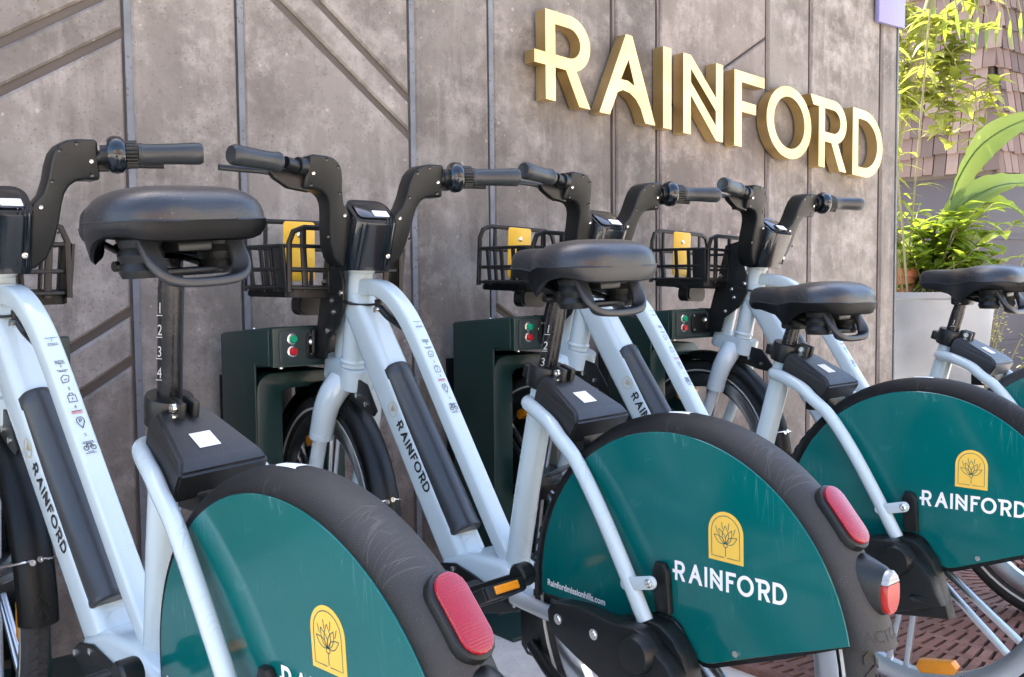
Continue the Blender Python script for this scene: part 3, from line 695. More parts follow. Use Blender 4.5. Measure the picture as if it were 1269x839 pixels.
    m.loft([lamp_ring(-.235, .050, .036, .462), lamp_ring(-.292, .043, .028, .460), lamp_ring(hx, .033, .0205, .459), lamp_ring(hx - .004, .030, .018, .459)])
    lamp = P('rear_lamp', m, BLACK)
    def half(zlo, zhi, mm, nm):
        m = MB(LT); r1 = []; k = 24
        for x, s_ in ((hx - .004, 1), (hx - .010, 1), (hx - .013, .9)):
            r1.append([V((x, .020 + s_ * .0175 * math.cos(2 * math.pi * i / k), min(zhi, max(zlo, .459 + .030 * s_ * (abs(math.sin(2 * math.pi * i / k)) ** .8) * (1 if math.sin(2 * math.pi * i / k) > 0 else -1))))) for i in range(k)])
        m.loft(r1); bmesh.ops.remove_doubles(m.bm, verts=m.bm.verts, dist=1e-6); P(nm, m, mm, lamp)
    half(.40, .471, REDT, 'red_lens'); half(.472, .51, CLEARL, 'clear_lens')
    arc = [(.302 * math.cos(R(-3 + 173.5 * i / 60)), .339 + .302 * math.sin(R(-3 + 173.5 * i / 60))) for i in range(61)]
    low = [(-.198, .351), (-.13, .324), (-.075, .302), (-.062, .298), (-.052, .297), (-.044, .300), (-.036, .308), (-.024, .330), (-.014, .344), (-.002, .352), (.016, .356), (.034, .355), (.055, .343), (.08, .333), (.11, .328), (.15, .326), (.29, .323)]
    for sg in (1, -1):
        m = MB(LT); m.prism(xz(arc + low, YW + sg * .0388), (0, sg * .003, 0), .0009, 1); pn = P('side_panel', m, TEAL, fender)
        cx, cz = .0, .44
        m = MB(LT); m.prism(xz([(x * 1.012 if i < len(arc) else x, z - (.008 if i >= len(arc) else 0)) for i, (x, z) in enumerate(arc + low)], YW + sg * .0342), (0, sg * .0042, 0)); P('panel_edging', m, BLACK, fender)
        m = MB(LT); m.lathe((-.115, YW + sg * .0418, .328), (0, sg, 0), [(0, 0), (.005, 0), (.005, .003), (0, .003)], 10); P('bolt', m, STEEL, fender)
        if sg == 1:
            lx, lz, lw, lh = -.099, .4615, .062, .0745
            xd_, yd_ = V((-1, 0, 0)), V((0, 0, 1)); pl = .0664
            def arch(wd, y0, top, n=16): r = wd / 2; return [(-r, y0), (r, y0)] + [(r * math.cos(math.pi * i / n), top - r + r * math.sin(math.pi * i / n)) for i in range(n + 1)]
            m = MB(LT); m.prism([V((lx, pl, lz)) + xd_ * a + yd_ * b for a, b in arch(lw, 0, lh)], (0, .0006, 0)); P('logo_badge', m, YELLOW, pn)
            inner = arch(lw - .012, .0065, lh - .006); inner = inner[1:] + [inner[0]]
            fl = [[(-.005, .0065)] + [inner[-1]] + inner[::-1][1:] + [(.005, .0065)]]
            fl = [[(-.003, .0065), (-.025, .0065), (-.025, .0375)] + [(.025 * math.cos(math.pi - math.pi * i / 16), .0435 + .025 * math.sin(math.pi - math.pi * i / 16)) for i in range(17)] + [(.025, .0065), (.003, .0065)],
                  [(0, .008), (0, .022)]]
            c_b = (0, .0245)
            fl.append([(.0035 * math.cos(i * math.pi / 8), .0245 + .0028 * math.sin(i * math.pi / 8)) for i in range(17)])
            def petal(bx, by, tx_, ty_, wd):
                d = V((tx_ - bx, ty_ - by)); nq = V((-d.y, d.x)).normalized()
                A = [V((bx, by)) + d * t + nq * wd * math.sin(math.pi * t ** .8) for t in [k / 8 for k in range(9)]]
                B = [V((bx, by)) + d * t - nq * wd * math.sin(math.pi * t ** .8) for t in [k / 8 for k in range(9)]]
                return [tuple(p) for p in A + B[::-1]]
            for tx_, ty_, wd in ((0, .054, .0058), (.0115, .0485, .0048), (-.0115, .0485, .0048), (.0205, .0385, .0048), (-.0205, .0385, .0048)): fl.append(petal(tx_ * .08, .0275, tx_, ty_, wd))
            for tx_, ty_ in ((.0065, .0545), (-.0065, .0545), (.0175, .0475), (-.0175, .0475)): fl.append([(tx_ * .8, ty_ - .006), (tx_, ty_ + .004)])
            decal(ribbon(fl, .0011), (lx, pl, lz), xd_, yd_, LOGOLINE, 'logo_drawing', pn, .0010, LT)
            k = .199 / WORDW
            decal(WGB, (-.003, pl, .4145), V((-1, 0, .03)) * k, V((0, 0, 1)) * k * 1.06, WHITE, 'panel_lettering', pn, .0004, LT)
            g = text_geo('Rainfordmissionhills.com', .0158, off=.00045)
            wdt = max(p.x for p in g[0])
            decal(g, (.2865, pl, .3405), V((-1, 0, -.03)) * (.139 / wdt), (0, 0, 1.0), WHITE, 'web_address', pn, .0004, LT)
    # --- drive covers low on the left, crank, pedal, stand
    m = MB(LT); m.prism(xz([(.10, .335), (.06, .347), (.036, .353), (.0, .350), (-.026, .334), (-.045, .311), (-.062, .26), (-.078, .207), (.038, .190), (.1, .24)], .068), (0, .036, 0), .005)
    cov = P('inner_drive_cover', m, BLACK)
    m = MB(LT); m.prism(xz([(.214, .331), (.205, .345), (.185, .350), (.136, .354), (.069, .346), (.022, .349), (.004, .345), (-.012, .326), (-.038, .310), (-.056, .290), (-.066, .262), (-.078, .240), (.038, .200), (.101, .25), (.15, .268), (.192, .287), (.212, .298)], .104), (0, .034, 0), .006)
    cov = P('drive_cover', m, BLACK)
    m = MB(LT); m.lathe((.012, .136, .313), (0, 1, 0), [(.032, -.01), (.030, .010), (.027, .016), (0, .018)], 28); P('axle_cap', m, BLACK, cov)
    for x, z in ((.186, .322), (.105, .318)):
        m = MB(LT); m.lathe((x, .137, z), (0, 1, 0), [(.009, 0), (.009, .002), (.006, .002), (.005, .0035), (0, .0035)], 14); P('bolt', m, STEEL, cov)
    m = MB(LT); m.prism(stadium(V((-.030, .1374, .246)), V((1, 0, 0)), V((0, 0, 1)), .016, .007), (0, .002, 0), .0008); P('key_slot', m, GLOSS, cov)
    m = MB(LT); m.sweep([(.49, .095, .282), (.42, .108, .315), (.30, .112, .366)], rrect(.028, .014, .005, 2), (0, 1, 0)); m.lathe((.49, .06, .282), (0, 1, 0), [(0, 0), (.02, 0), (.02, .05), (0, .05)], 18); m.lathe((.30, .098, .366), (0, 1, 0), [(0, 0), (.019, 0), (.021, .004), (.021, .026), (.017, .03), (0, .03)], 18)
    crank = P('crank', m, BLACK)
    m = MB(LT); M2 = Matrix.Rotation(R(28), 3, 'Y'); c = V((.312, .172, .342))
    m.box(c + M2 @ V((.038, 0, 0)), (.012, .085, .022), M2, .003); m.box(c - M2 @ V((.038, 0, 0)), (.012, .085, .022), M2, .003)
    m.box(c + V((0, .04, 0)), (.075, .010, .024), M2, .003); m.box(c - V((0, .04, 0)), (.075, .010, .024), M2, .003); m.box(c, (.022, .09, .02), M2, .004)
    ped = P('pedal', m, BLACK)
    for sg in (-1, 1):
        m = MB(LT); m.box(c + M2 @ V((sg * .0445, 0, .001)), (.004, .052, .014), M2, .001); P('pedal_reflector', m, ORANGE, ped)
    m = MB(LT); m.sweep([(.52, -.075, .25), (.60, -.11, .20), (.66, -.115, .16)], rrect(.028, .014, .005, 2), (0, 1, 0)); P('crank', m, BLACK)
    m = MB(LT); m.box((.69, -.165, .155), (.085, .085, .024), None, .005); P('pedal', m, BLACK)
    m = MB(LT); m.prism(xz([(.385, .275), (.33, .275), (.33, .20), (.345, .185), (.37, .185), (.385, .20)], .035), (0, .012, 0), .003); m.box((.355, .02, .24), (.04, .05, .05), None, .004)
    m.tube(cr([(.345, .055, .215), (.31, .065, .200), (.26, .08, .185), (.18, .095, .178), (.10, .105, .175)], 5), .011, 10)
    st = P('kick_stand', m, BLACK)
    m = MB(LT); m.lathe((.358, .047, .20), (0, 1, 0), [(0, 0), (.006, 0), (.006, .003), (0, .003)], 12); P('bolt', m, STEEL, st)
    # --- fork, front wheel
    m = MB(ST); m.tube([(1.080, 0, .67), (1.022, 0, .915)], .0205, 18); fork = P('fork', m, PAINT)
    d = V((-.24, 0, .97)).normalized()
    m = MB(ST); m.sweep([V((1.044, 0, .634)), V((1.044, 0, .634)) + d * .050], rrect(.080, .160, .036, 5), (0, 1, 0))
    bmesh.ops.bevel(m.bm, geom=[e for e in m.bm.edges if len(e.link_faces) == 2 and any(len(f.verts) > 4 for f in e.link_faces)], offset=.003, segments=2, affect='EDGES'); P('fork_crown', m, PAINT, fork)
    for sg in (1, -1):
        m = MB(ST); m.tube(cr([(1.03, sg * .022, .640), (1.032, sg * .045, .610), (1.045, sg * .056, .57), (1.062, sg * .060, .512)], 5), 1, 18, (0, 1, 0), [.034 - .007 * i / 15 for i in range(16)])
        m.tube([(1.059, sg * .06, .520), (1.063, sg * .06, .506)], .0278, 18); P('fork_leg', m, PAINT, fork)
        m = MB(ST); m.tube([(1.062, sg * .06, .515), (1.150, sg * .06, .285)], .0175, 16); m.lathe((1.152, sg * .048, .285), (0, sg, 0), [(0, 0), (.022, 0), (.022, .022), (0, .024)], 16); P('fork_slider', m, PAINT, fork)
    make_wheel(root, 'front_wheel', (1.155, 0, .285), .31, ST, .052, BLACK, (188, 68, 308))
    def FF(th, t, lift=0):
        a, b = R(th), R(t); h = max(0, math.cos(b)) ** .8; r_ = .312 + (.031 + lift) * h
        return V((1.155 + r_ * math.cos(a), .034 * math.sin(b), .285 + r_ * math.sin(a)))
    m = MB(ST); m.loft([[FF(28 + 153 * i / 44, -90 + 15 * j) for j in range(13)] for i in range(45)], False, False); bmesh.ops.solidify(m.bm, geom=m.bm.faces[:], thickness=.002)
    ff = P('front_mudguard', m, BLACK)
    vs = []; k1 = [[(-12, 181.2), (0, 179.2), (12, 181.2), (0, 183.2), (-12, 181.2)], [(-22, 180.0), (-22, 178.2), (0, 175.2), (22, 178.2), (22, 180.0)], [(-5, 181.2), (0, 180.4), (5, 181.2), (0, 182), (-5, 181.2)]]
    for pl in k1:
        m = MB(ST); m.tube([FF(b - 3.4, a, .0012) for a, b in pl], .0013, 6, (0, 0, 1)); P('embossed_mark', m, BLACK, ff)
    for t in (-8, 14):
        m = MB(ST); p = FF(161.5 + (0 if t < 0 else .6), t, .001); m.lathe(p, (p - V((1.155, 0, .285))).normalized(), [(0, 0), (.0055, 0), (.0055, .004), (.003, .004), (.003, .002), (0, .002)], 12); P('bolt', m, STEEL, ff)
    m = MB(ST)
    for sg in (-1, 1): m.tube(cr([FF(161.5, sg * 10, .003), FF(161.5, sg * 70, .006), (1.0, sg * .055, .345), (1.15, sg * .066, .287)], 4), .0024, 8)
    P('mudguard_stay', m, STEEL, ff)
    m = MB(ST); m.prism(xz([(1.0, .655), (.92, .640), (.87, .585), (.885, .572), (.94, .580), (1.01, .60)], .008), (0, .006, 0), .002); pl = P('mudguard_bracket', m, BLACK)
    for x, z in ((.965, .611), (.918, .596)):
        m = MB(ST); m.lathe((x, .014, z), (0, 1, 0), [(0, 0), (.006, 0), (.006, .004), (0, .005)], 12); P('bolt', m, STEEL, pl)
    # --- dock bracket on the fork
    m = MB(ST); m.prism(xz([(.955, .985), (1.045, .965), (1.072, .86), (1.100, .765), (1.145, .765), (1.145, .690), (1.055, .690), (1.040, .735), (.985, .770), (.955, .815), (.958, .87), (.972, .90)], .046), (0, .008, 0), .002)
    br = P('dock_bracket', m, BLACK)
    for x, z in ((.962, .843), (1.035, .756), (1.002, .800), (1.012, .826), (1.040, .895), (1.058, .868)):
        m = MB(ST); m.lathe((x, .054, z), (0, 1, 0), [(0, 0), (.0065, 0), (.0065, .004), (.003, .006), (0, .006)], 12); P('bolt', m, STEEL, br)
    m = MB(ST); m.box((1.118, .060, .727), (.036, .012, .060), None, .005); m.box((1.16, .035, .727), (.05, .03, .044), None, .006); tg = P('dock_tongue', m, BLACK)
    m = MB(ST); m.lathe((1.112, .065, .727), (-.3, 1, 0), [(0, 0), (.009, 0), (.009, .003), (.005, .007), (0, .007)], 14); P('bolt', m, STEEL, tg)
    m = MB(ST); m.sweep(cr([(1.0, .056, .835), (.965, .050, .826), (.935, .040, .820), (.91, .012, .818), (.885, .002, .820)], 4), rrect(.016, .005, .002, 2), (0, 1, 0)); m.box((.884, .002, .820), (.014, .014, .022), None, .003); P('cable_strap', m, BLACK)
    m = MB(LT); m.lathe((.876, .004, .806), (0, 1, .25), [(0, 0), (.007, 0), (.007, .012), (0, .013)], 12); P('bolt', m, STEEL)
    m = MB(LT); pp = cr([(.878, .0, .812), (.845, .0, .792), (.80, .0, .775), (.765, .0, .768)], 14); m.tube(pp, 1, 10, (0, 1, 0), [.0075 + .0012 * (i % 2) for i in range(len(pp))]); P('cable', m, BLACK)
    # --- cockpit
    def cr_ring(z, k=1): 
        xr = 1.150 - .3 * z; return [(xr + .038 + px, YC + py * k, z + .72 * max(-.038, min(.038, px)) * (1 if z > .95 else 0)) for px, py in rrect(.076, .104, .024, 4)]
    m = MB(ST); m.loft([cr_ring(.893, .96), cr_ring(.897), cr_ring(1.016), cr_ring(1.021, .96)]); con = P('head_console', m, GLOSS)
    e_ = V((1, 0, .72)).normalized(); oc = V((1.150 - .3 * 1.0215 + .038, YC, 1.0220))
    m = MB(ST); m.prism([oc + e_ * a + V((0, b, 0)) for a, b in rrect(.058, .078, .012, 3)], V((-.72, 0, 1)).normalized() * .0025, .0008); dsp = P('display', m, GLOSS, con)
    m = MB(ST); m.prism([oc + V((-.0013, 0, .0028)) + e_ * (a - .014) + V((0, b - .016, 0)) for a, b in rrect(.022, .036, .002, 2)], V((-.72, 0, 1)).normalized() * .0008); P('white_label', m, WHITE, con)
    m = MB(ST); m.lathe((1.150 - .3 * .925, YC - .035, .925), (-1, 0, -.3), [(0, -.002), (.0052, -.002), (.0052, .0025), (.0035, .003), (.0025, .0015), (0, .0015)], 14); P('bolt', m, STEEL, con)
    for i in range(3):
        m = MB(ST); y = YC - .022 - .008 * i; m.sweep([(1.1495 - .3 * .905, y, .905), (1.1495 - .3 * 1.005, y, 1.005)], rrect(.003, .003, .001, 2), (0, 1, 0)); P('ridge', m, GLOSS, con)
    prof = [(.030, .900), (.034, .96), (.042, 1.0), (.056, 1.017), (.070, 1.034), (.077, 1.06), (.080, 1.085), (.085, 1.105), (.094, 1.118), (.106, 1.126), (.122, 1.129), (.152, 1.130), (.158, 1.126), (.166, 1.064), (.163, 1.060), (.140, 1.060), (.124, 1.056), (.113, 1.047), (.106, 1.034), (.102, 1.015), (.099, .987), (.092, .95), (.080, .92), (.062, .903), (.045, .897)]
    for sg in (1, -1):
        m = MB(ST); m.prism([(1.178 - .3 * z, YC + sg * y, z) for y, z in prof], (.058, 0, 0), .0055, 3); arm = P('handlebar_arm', m, BLACK)
        for y, z, mm in ((.148, 1.092, STEEL), (.094, 1.108, GLOSS), (.122, 1.121, GLOSS), (.083, 1.055, GLOSS), (.066, 1.01, STEEL), (.098, .965, GLOSS), (.15, 1.068, GLOSS)):
            m = MB(ST); m.lathe((1.1775 - .3 * z, YC + sg * y, z), (-1, 0, -.3), [(0, -.001), (.0036, -.001), (.0036, .0012), (.002, .001), (0, .0006)], 10); P('bolt', m, mm, arm)
        bar = [V((.875, YC + sg * .13, 1.095)), V((.850, YC + sg * .185, 1.105)), V((.835, YC + sg * .215, 1.108)), V((.800, YC + sg * .335, 1.113))]
        dr_ = (bar[3] - bar[2]).normalized()
        m = MB(ST); m.rod(bar[0], bar[2], .0125, 16); m.lathe(bar[1] - dr_ * .02, dr_, [(.0125, 0), (.018, 0), (.018, .018), (.0125, .018)], 18); hb = P('handlebar', m, BLACK)
        g0 = bar[1] + dr_ * .045
        gl = (bar[3] - g0).length
        m = MB(ST); m.lathe(g0, dr_, [(0, 0), (.0205, 0), (.021, .006), (.019, .009), (.0188, gl * .3), (.0195, gl * .6), (.0205, gl * .8), (.0205, gl - .006), (.017, gl), (.008, gl - .002), (0, gl - .002)], 24); P('grip', m, GRIP, hb)
        if sg == -1:
            m = MB(ST); m.lathe(bar[1] - dr_ * .004, dr_, [(.0125, -.004), (.028, -.004), (.033, .002), (.0345, .010), (.033, .020), (.027, .026), (.0125, .026)], 32); P('bell', m, GLOSS, hb)
            m = MB(ST)
            for k in range(22):
                a = k * 2 * math.pi / 22; o1 = dr_.orthogonal().normalized(); o2 = dr_.cross(o1); q = (o1 * math.cos(a) + o2 * math.sin(a)) * .0225
                m.rod(bar[1] + dr_ * .024 + q, bar[1] + dr_ * .043 + q, .003, 6)
            m.lathe(bar[1] + dr_ * .024, dr_, [(0, 0), (.0225, 0), (.0225, .019), (0, .019)], 22); P('twist_ring', m, BLACK, hb)
        m = MB(ST)
        m.prism([(.868, YC + sg * y, z) for y, z in (((.150, 1.100), (.215, 1.100), (.235, 1.090), (.225, 1.078), (.195, 1.060), (.150, 1.054)) if sg == 1 else ((.160, 1.100), (.222, 1.100), (.235, 1.092), (.225, 1.084), (.195, 1.078), (.165, 1.076)))], (.022, 0, 0), .005); P('lever_mount', m, BLACK, hb)
        m = MB(ST); m.sweep(cr([(.880, YC + sg * .19, 1.084), (.884, YC + sg * .24, 1.092), (.876, YC + sg * (.29 if sg == 1 else .262), 1.092), (.866, YC + sg * (.340 if sg == 1 else .285), 1.092)], 4), rrect(.012, .010, .004, 3), (0, 0, 1)); P('brake_lever', m, GRIP if sg == 1 else BLACK, hb)
    # --- basket
    def bl(t, z):        # corner ring at height z, t unused
        k = .93 + .07 * max(0, min(1, (z - .84) / .105))
        fy, by = .04, .010
        return [(1.03 + (1 - k) * .05, by + .152 * k, z), (1.25 - (1 - k) * .12, fy + .146 * k, z), (1.25 - (1 - k) * .12, fy - .146 * k, z), (1.03 + (1 - k) * .05, by - .152 * k, z)]
    def rounded(pts, r=.03, k=4):
        out = []; n = len(pts); P_ = [V(p) for p in pts]
        for i in range(n):
            a, b, c = P_[i - 1], P_[i], P_[(i + 1) % n]; p0 = b + (a - b).normalized() * r; p2 = b + (c - b).normalized() * r
            for j in range(k + 1):
                t = j / k; out.append(p0 * (1 - t) ** 2 + b * 2 * t * (1 - t) + p2 * t * t)
        return out
    fl_ = rounded(bl(0, .832))
    m = MB(ST); rings = [rounded(bl(0, .832)), rounded([V(p) + V((0, 0, .018)) for p in bl(0, .842)])]
    m.loft(rings, True, False)
    for i in range(7):
        a, b = V(bl(0, .840)[0]).lerp(V(bl(0, .840)[1]), (i + .5) / 7), V(bl(0, .840)[3]).lerp(V(bl(0, .840)[2]), (i + .5) / 7); m.sweep([a, b], rrect(.012, .004, .001, 1), (0, 0, 1))
    bmesh.ops.solidify(m.bm, geom=m.bm.faces[:], thickness=.002)
    bk = P('basket', m, BLACK)
    for z, hgt in ((.854, .012), (.896, .007), (.948, .009)):
        pts = rounded(bl(0, z)); m = MB(ST); m.sweep(pts + [pts[0], pts[1]], rrect(.009, hgt * 1.2, .003, 2), (0, 0, 1), None, False); P('basket_rail', m, BLACK, bk)
    def seg(a, b, z0, z1, t):
        q = lambda z: V(bl(0, z)[a]).lerp(V(bl(0, z)[b]), t)
        return q(z0), q(z1)
    def bar_(a, b, t, z1, wd=.008):
        m = MB(ST); p, q = seg(a, b, .845, z1, t); dirv = V(bl(0, .9)[b]) - V(bl(0, .9)[a]); m.sweep([p, seg(a, b, .845, .95, t)[1] if z1 > .95 else q, q], rrect(wd * 1.3, .007, .002, 2), dirv); P('basket_bar', m, BLACK, bk)
    for t in (.22, .42, .62, .82): bar_(1, 2, t, 1.008)
    for t in (.03, .3, .52, .78): bar_(0, 1, t, .95, .009)
    for t in (.15, .36): bar_(0, 3, t, .985, .011)
    for t in (.64, .85): bar_(0, 3, t, .985, .011)
    bar_(0, 1, .12, .95, .036); bar_(2, 3, .35, .95); bar_(2, 3, .75, .95); bar_(2, 3, .9, .95, .034)
    for (a, b), zt in (((1, 2), 1.014), ((0, 3), .990)):
        A, B = bl(0, .94)[a], bl(0, .94)[b]; ins = .02
        A2, B2 = V(A).lerp(V(B), .04), V(A).lerp(V(B), .96); up = V((0, 0, 1))
        h = zt - .86; pts = [A2 - up * .095] + [A2 + up * (zt - .94 - .035)] + [A2 + up * (zt - .94 - .01) + (B2 - A2).normalized() * .01] + [A2 + up * (zt - .94) + (B2 - A2).normalized() * .035]
        pts2 = [B2 + up * (zt - .94) - (B2 - A2).normalized() * .035, B2 + up * (zt - .94 - .01) - (B2 - A2).normalized() * .01, B2 + up * (zt - .94 - .035), B2 - up * .095]
        m = MB(ST); m.sweep(pts + pts2, rrect(.010, .012, .003, 2), (1, 0, 0)); P('basket_arch', m, BLACK, bk)
    m = MB(ST); m.prism([(1.243, y + .038, z) for y, z in [(p[0], p[1] + .943) for p in rrect(.082, .146, .008, 3)]], (.003, 0, 0), .001); yp = P('yellow_plate', m, YPLATE, bk)
    m = MB(ST); m.lathe((1.243, .038, .983), (-1, 0, 0), [(0, 0), (.007, 0), (.007, .003), (.004, .005), (0, .005)], 12); P('bolt', m, STEEL, bk)
    m = MB(ST); m.sweep([(1.185, .021, .812), (1.235, .021, .812)], rrect(.088, .050, .018, 4), (0, 1, 0)); m.box((1.20, .021, .838), (.03, .03, .012), None, .003)
    bmesh.ops.bevel(m.bm, geom=[e for e in m.bm.edges if any(len(f.verts) > 8 for f in e.link_faces)], offset=.006, segments=2, affect='EDGES', clamp_overlap=True); P('front_lamp', m, BLACK)
    m = MB(ST); m.box((1.14, .03, .834), (.22, .05, .008), None, .002); P('basket_mount', m, BLACK)
    return saddle, post

mat_BAT = mat('battery_cover_black', (.03, .034, .038), .33, bump=.1, bscale=600, spots=(200, .12, (.2, .2, .19), .4), var=.15, vscale=10)
mat_POST = mat('scuffed_black_post', (.016, .016, .017), .24, .3, var=.7, vscale=45, bump=.08)

BIKES = [(0.6027, 1.069, 96.706, -3.216, .060, 'pale blue rental bicycle nearest the camera, cut by the left edge, its saddle tallest'),
         (1.2392, 1.0484, 92.072, -1.367, 0.0, 'pale blue rental bicycle in the middle foreground with web address on its teal panel'),
         (1.9655, 1.0603, 94.078, 0.355, -.080, 'pale blue rental bicycle third from left, lowest saddle, panel cut by right edge'),
         (2.7065, 1.058, 96.065, 0.301, -.045, 'farthest pale blue rental bicycle, its saddle in front of the zinc planter')]
def place(o, i):
    s, d, a, ln, dz, lab = BIKES[i]; a, ln = R(a), R(ln)
    F = V((math.cos(a), math.sin(a), 0)); L = V((-F.y, F.x, 0)); Z = V((0, 0, 1))
    M = Matrix((F, L * math.cos(ln) + Z * math.sin(ln), -L * math.sin(ln) + Z * math.cos(ln))).transposed().to_4x4(); M.translation = V((s, d, 0))
    o.matrix_world = M; o['label'] = lab; o['category'] = 'bicycle'; o['group'] = 'rental bicycles parked in the docks'
proto = empty('rental_bicycle'); saddle_o, post_o = make_bike(proto)
kids = {}
for o in list(COL.objects):
    if o.parent: kids.setdefault(o.parent, []).append(o)
def copy_tree(o, par=None):
    c = o.copy(); COL.objects.link(c)
    if par: c.parent = par
    for k in kids.get(o, []): copy_tree(k, c)
    return c
roots = [proto] + [copy_tree(proto) for _ in BIKES[1:]]
for i, rt in enumerate(roots):
    place(rt, i)
    for k in rt.children:
        if k.name.split('.')[0] in ('saddle', 'seat_post'): k.location = V((-.27, 0, .963)) / .963 * BIKES[i][4]
        if i == 0 and k.name.split('.')[0] == 'saddle':
            c0 = V((.277, 0, .90)); k.scale = (1.03, 1.03, 1.0); k.rotation_euler = (0, 0, R(6))
            k.location = k.location + c0 - Matrix.Rotation(R(6), 3, 'Z') @ V((c0.x * 1.03, 0, c0.z)) + V((.044, .026, .002))
        if i == 0 and k.name.split('.')[0] == 'seat_post':
            c0 = V((.36, 0, .68)); rm = Matrix.Rotation(R(-2.5), 3, 'X'); k.rotation_euler = (R(-2.5), 0, 0); k.location = k.location + c0 - rm @ c0

# ------------------------------------------------------------------ docking posts between the front wheels and the wall
def make_dock(root):
    P = lambda nm, mb, mm, par=None: ob(nm, mb.mesh(nm, mm), par or root)
    # origin: front left edge of the head on the ground; x to the right, y towards the wall
    z0, z1 = .672 + ZO, .766 + ZO
    m = MB(); m.prism([(0, y, z) for y, z in ((0, z0), (0, z1 - .004), (.008, z1), (.28, z1 - .022), (.28, z0 - .02), (.03, z0))], (.27, 0, 0), .004)
    hd = P('dock_head', m, DOCK)
    m = MB(); m.prism([(x + .115, -.004, z + (z0 + z1) / 2 - .001) for x, z in rrect(.20, .080, .012, 4)], (0, .006, 0), .0015); pn = P('control_panel', m, DOCKIN, hd)
    for z, mm, nm in ((.737, GREEN, 'green_button'), (.708, REDB, 'red_button')):
        m = MB(); m.lathe((.048, -.003, z + ZO), (0, -1, 0), [(0, 0), (.0135, 0), (.0135, .003), (.0105, .004), (0, .004)], 20); P('button_ring', m, STEEL, hd)
        m = MB(); m.lathe((.048, -.0065, z + ZO), (0, -1, 0), [(0, 0), (.0095, 0), (.0095, .007), (.008, .009), (0, .0095)], 20); P(nm, m, mm, hd)
    m = MB(); m.prism([(x + .128, -.0045, z + (z0 + z1) / 2) for x, z in rrect(.094, .064, .012, 3)], (0, .002, 0), .0008); P('lock_plate', m, BLACK, hd)
    m = MB()
    pts = rrect(.084, .054, .010, 3); pts = [V((x + .128, -.0075, z + (z0 + z1) / 2)) for x, z in pts]; m.sweep(pts + [pts[0], pts[1]], rrect(.005, .006, .002, 2), (0, 1, 0), None, False); P('lock_frame', m, BLACK, hd)
    for x, z in ((.094, .745), (.094, .700)):
        m = MB(); m.lathe((x, -.008, z + ZO), (0, -1, 0), [(0, 0), (.004, 0), (.003, .003), (0, .003)], 10); P('bolt', m, STEEL, hd)
    # wheel housing: left cheek, right cheek, arch top and back, with rounded upper corners
    y0 = .09; H = .652 + ZO
    out = [(.0, .0)] + [(.0 + .045 - .045 * math.cos(R(a)), H - .045 + .045 * math.sin(R(a))) for a in range(0, 91, 18)] + [(.235 - .045 + .045 * math.sin(R(a)), H - .045 + .045 * math.cos(R(a))) for a in range(0, 91, 18)] + [(.235, .0)]
    inn = [(.195, .0), (.195, H - .065)] + [(.195 - .025 + .025 * math.cos(R(a)), H - .065 + .025 * math.sin(R(a))) for a in range(15, 91, 25)] + [(.065 + .025 - .025 * math.sin(R(a)), H - .065 + .025 * math.cos(R(a))) for a in range(0, 91, 25)] + [(.065, .0)]
    m = MB(); m.prism([(x, y0, z) for x, z in out + inn], (0, .19, 0), .003); P('wheel_housing', m, DOCK)
    m = MB(); m.box((.12, y0 + .26, .32 + ZO), (.20, .008, .62)); P('housing_back', m, BLACK)
    m = MB(); m.box((.115, .06, .005), (.66, .62, .010), None, .002); P('base_plate', m, DOCK)
    m = MB(); m.prism([(-.0055, y, z) for y, z in ((.088, .012), (.088, z0 + .004), (.012, z0 + .004), (.012, z1 - .006), (.279, z1 - .026), (.279, .012))], (.005, 0, 0), .001); P('side_plate', m, DOCK)
    for x in (.03, .235):
        m = MB(); m.lathe((x, .02, z0 - .001), (0, 0, -1), [(0, 0), (.006, 0), (.006, .004), (0, .004)], 10); P('bolt', m, STEEL, hd)
    m = MB(); m.lathe((.012, .12, z1 - .010), (0, 0, 1), [(0, 0), (.005, 0), (.004, .004), (0, .004)], 10); P('bolt', m, STEEL, hd)
DL = ['dark green docking post with green and red buttons, behind the nearest bicycle', 'dark green docking post with buttons showing under the second basket from the left', 'dark docking post with green and red buttons beside the numbered saddle post', 'dark docking post with green and red buttons, farthest right along the wall']
before = set(COL.objects)
d0 = empty('docking_post'); make_dock(d0)
kids.clear()
for o in COL.objects:
    if o.parent and o not in before: kids.setdefault(o.parent, []).append(o)
dr = [d0] + [copy_tree(d0) for _ in range(3)]
for o, s, l in zip(dr, (.335, 1.048, 1.765, 2.405), DL):
    o.location = (s, 2.17, 0); o['label'] = l; o['category'] = 'docking post'; o['group'] = 'docking posts along the wall'

# ------------------------------------------------------------------ right hand corner: planter, plants, shingled building
def plantform(name, mesh_parts, loc, label, cat, group=None):
    t = empty(name, loc, label=label, category=cat)
    if group: t['group'] = group
    for nm, mb, mm in mesh_parts:
        o = ob(nm, mb.mesh(nm, mm, recalc=False, sharp=60), t); o.matrix_parent_inverse = Matrix.Translation([-c for c in loc])
    return t
pc = V((5.22, 3.0, 0))
m = MB(); prof = [(0, .0), (.36, .0), (.37, .02), (.445, .755), (.46, .765), (.46, .795), (.425, .795), (.40, .70), (0, .70)]
m.lathe(pc, (0, 0, 1), prof, 48)
pl = empty('planter', pc, label='large pale grey zinc planter standing past the right end of the concrete wall', category='planter')
o = ob('pot', m.mesh('pot', GALV), pl); o.location = -pc
m = MB(); m.lathe(pc + V((0, 0, .70)), (0, 0, 1), [(0, .0), (.405, .0), (.36, .03), (0, .045)], 24); o = ob('soil', m.mesh('soil', SOIL), pl); o.location = -pc
